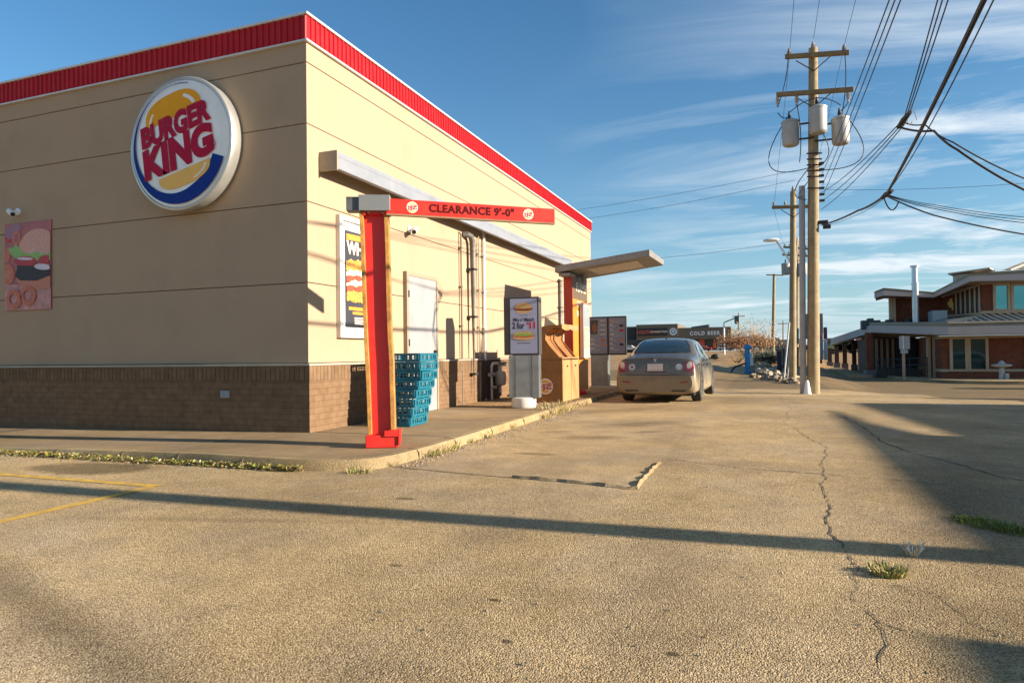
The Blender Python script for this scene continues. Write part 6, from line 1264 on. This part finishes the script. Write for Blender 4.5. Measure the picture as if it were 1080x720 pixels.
# ------------------------------------------------------------------ weeds, leaves, litter at the kerbs
GRY = mat('weed_yellow_green', (.34, .29, .06), .8, var=.4, scale=9); GRG = mat('weed_green', (.12, .17, .03), .8, var=.4, scale=9); STRAW = mat('straw', (.48, .38, .2), .8, var=.3, scale=9)
def tuft(x, y, z, r, h, n, mts, label, seed, name='weed', cat='weed', group='weeds along the kerb'):
    random.seed(seed); mb = MB()
    for k in range(n):
        a = random.uniform(0, 2*PI); rr = r*math.sqrt(random.random()); p = Vector((x+rr*math.cos(a), y+rr*math.sin(a), z)); hh = h*random.uniform(.35, 1.1); ln = Vector((math.cos(a+random.gauss(0, .8)), math.sin(a+random.gauss(0, .8)), 0))*hh*random.uniform(.2, 1.1)
        w_ = Vector((random.gauss(0, 1), random.gauss(0, 1), 0)).normalized()*random.uniform(.0015, .0045)*(1+h*2); q_ = p+ln*.5+Vector((0, 0, hh*.65)); e = p+ln+Vector((0, 0, hh*random.uniform(.7, 1)))
        mb.add([p-w_, p+w_, q_+w_*.8, q_-w_*.8, e], [(0, 1, 2, 3), (3, 2, 4)], random.choice(mts))
    o = mb.build(name); tag(o, label, cat, group); return o
spots = [(gz(378, 493, .05), .12, .07, 90), (gz(408, 491), .10, .06, 50), (gz(424, 487), .06, .05, 30), (gz(448, 481), .16, .10, 160), (gz(462, 477), .2, .12, 190), (gz(474, 473), .15, .10, 130), (gz(495, 467), .1, .09, 60), (gz(510, 462), .12, .11, 70), (gz(537, 452), .10, .10, 60), (gz(570, 441), .22, .15, 170), (gz(580, 437), .26, .22, 230), (gz(590, 433), .28, .22, 230), (gz(598, 430), .22, .18, 160), (gz(612, 428), .16, .14, 90), (gz(240, 485), .12, .06, 60), (gz(298, 492), .16, .09, 120)]
lab_ = ['straw-coloured weed in the kerb at the walkway corner', 'small weed right of the corner kerb', 'tiny weed on the kerb bend', 'yellow-green weed clump at the start of the straight kerb', 'largest weed clump on the near kerb', 'weed clump just past the largest one', 'small weed halfway along the kerb', 'wispy weed further along the kerb', 'lone weed before the kerb ends', 'yellow weed at the foot of the advert pillar', 'tall dry weed in front of the bins', 'bushy dry weed against the bin badge side', 'dry weed at the bin corner', 'small dry weed on the last kerb piece', 'low weed in the leaf litter on the left', 'green weed at the end of the leaf litter']
for i, (p, r, h, n_) in enumerate(spots): tuft(p.x, p.y+.02, 0, r, h, n_, [GRY, STRAW, GRG if i < 9 else STRAW], lab_[i], 40+i)
g_ = gz(936, 605); o = tuft(g_.x, g_.y, 0, .085, .055, 330, [GRY, GRG, STRAW], 'lone yellow-green grass tuft beside the crack in the foreground', 70, 'grass_tuft', 'grass tuft', None)
g_ = gz(963, 586); o = tuft(g_.x, g_.y, 0, .03, .10, 60, [STRAW, WHITE], 'pale dry seed head in the foreground shadow edge', 71, 'seed_head', 'dry weed', None)
for i, (px, py, r) in enumerate(((1022, 549, .10), (1038, 553, .14), (1055, 557, .14), (1072, 561, .12))): p = gz(px, py); tuft(p.x, p.y, 0, r, .035, 260, [GRG, GRG, GRY], ['leftmost', 'second from the left', 'third from the left', 'rightmost'][i]+' of the green grass patches in the shade on the right', 80+i, 'grass_tuft', 'grass tuft', 'grass patches in the shaded alley')
random.seed(9); mb = MB(); LM = [mat('leaf_green', (.16, .20, .03), .7, var=.4, scale=20), mat('leaf_yellow', (.42, .34, .07), .7, var=.4, scale=20), mat('leaf_brown', (.16, .10, .045), .7, var=.4, scale=20), mat('leaf_pale', (.50, .44, .28), .7)]
for k in range(10500):
    x = random.uniform(-16, -5.1) if k % 12 else random.uniform(-5.1, -4.3); y = 5.50-abs(random.gauss(0, .06))*(1.2 if x < -6 else .7)+.01; dens = .5+.5*mnoise.noise(Vector((x*2.2, 0, 3)))
    if random.random() > dens+.35: continue
    p = Vector((x, y, .006+random.random()*.05)); s_ = random.uniform(.009, .022); u = Vector((random.gauss(0, 1), random.gauss(0, 1), random.gauss(0, .5))).normalized(); v = u.cross(Vector((random.gauss(0, .4), random.gauss(0, .4), 1))).normalized()
    mb.add([p-u*s_, p+v*s_*.6, p+u*s_, p-v*s_*.6], [(0, 1, 2, 3)], random.choices(LM, (4, 3, 4, 1))[0])
tag(mb.build('leaf_litter'), kind='stuff')
random.seed(12); mb = MB()
for k in range(2600):      # grit swept off the wheel paths and loose stones on the verge
    if k < 1300: p = (random.uniform(-2.5, 3.5), random.uniform(2.2, 8)); 
    elif k < 2000: p = (random.uniform(-5.2, -3.9), random.uniform(12.3, 19))
    else: p = (-3.52+abs(random.gauss(0, .12)), random.uniform(6, 13))
    s_ = random.uniform(.003, .009) if k < 1300 else random.uniform(.005, .02); z0_ = .112 if 1300 <= k < 2000 else .004
    if 1300 > k and random.random() > .5+.6*mnoise.noise(Vector((p[0], p[1], 0))): continue
    a = random.uniform(0, PI); mb.add([(p[0]+s_*math.cos(a), p[1]+s_*math.sin(a), z0_), (p[0]-s_*math.sin(a), p[1]+s_*math.cos(a), z0_), (p[0]-s_*math.cos(a), p[1]-s_*math.sin(a), z0_), (p[0]+s_*math.sin(a), p[1]-s_*math.cos(a), z0_), (p[0], p[1], z0_+s_*.9)], [(0, 1, 4), (1, 2, 4), (2, 3, 4), (3, 0, 4)], random.choice([rockm[1], rockm[2], rockm[2]]))
tag(mb.build('grit'), kind='stuff')
# ------------------------------------------------------------------ unseen casters added on the right, shaped to throw the shadows in view
K = 1/math.tan(SUN_EL)
WB = mat('caster_wall', (.34, .30, .24), .85, var=.1, scale=1)
def caster_block(name, label, x0, y0, x1, y1, h, h2=None, extra=None):
    t = thing(name, label, 'building', ((x0+x1)/2, (y0+y1)/2, 0)); h2 = h if h2 is None else h2
    mb = MB(); mb.add([(x0, y0, 0), (x1, y0, 0), (x1, y1, 0), (x0, y1, 0), (x0, y0, h), (x1, y0, h), (x1, y1, h2), (x0, y1, h2)], [(0, 3, 2, 1), (4, 5, 6, 7), (0, 1, 5, 4), (1, 2, 6, 5), (2, 3, 7, 6), (3, 0, 4, 7)]); mb.build('wall', WB, t)
    for k in range(int((y1-y0)/2.2)):
        y = y0+.8+k*2.2; mb = MB(); mb.box((x0-.04, y, .9), (x0-.005, y+1.0, 1.9)); w_ = mb.build('window', WHITE, t); mb = MB(); mb.box((x0-.05, y+.08, .98), (x0-.042, y+.92, 1.82)); mb.build('pane', GLASS, w_)
    return t
def hx_(xs, h): return xs+h*K
h1_ = caster_block('shadow_block', 'unseen long low plastered block added on the right to throw the large shadow', hx_(1.05, 3.0), 4.6, 24, 10.5, 3.0)  # unseen block, sized from the large shadow it has to throw
mb = MB(); X_ = hx_(1.05, 3.0); mb.slab([(X_, 10.5, 3.0), (X_, 14.25, 3.0), (X_, 13.2, 2.95), (X_, 11.9, 2.90), (X_, 10.9, 2.80), (X_, 10.5, 2.76)], (.12, 0, 0)); mb.build('shadow_arm', WB, h1_)  # added tapering plate, shaped only for the thin shadow sliver
# second added block: roof slope set to give the slanted shadow edge
caster_block('shadow_block', 'unseen taller block with sloping roof, added on the right for a slanted shadow edge', 14.2, 9.6, 23, 16.35, (14.2-2.35)/K, (14.2-1.65)/K)
caster_block('shadow_block', 'unseen small plastered block added on the right to shade the near corner', hx_(.60, 2.6), -3, 22, 3.42, 2.6)  # added block that shades the lower right corner of the lot
t = thing('shadow_post', 'unseen tall steel post added on the right to throw the long foreground shadow', 'post', (8.4, 4.62, 0)); mb = MB(); mb.tube([(8.4, 4.62, -.1), (8.35, 4.60, 5.6)], .148, n=24); mb.build('post', GALV, t, smooth=True); mb = MB(); mb.box((7.8, 4.55, 5.61), (9.0, 4.67, 6.4)); mb.build('panel', WHITE, t); mb = MB(); mb.lathe([(.28, 0), (.28, .03), (.16, .05)], (8.4, 4.62, 0), None, 20); mb.build('base_plate', GALV, t)  # unseen post added to cast the long thin shadow across the lot
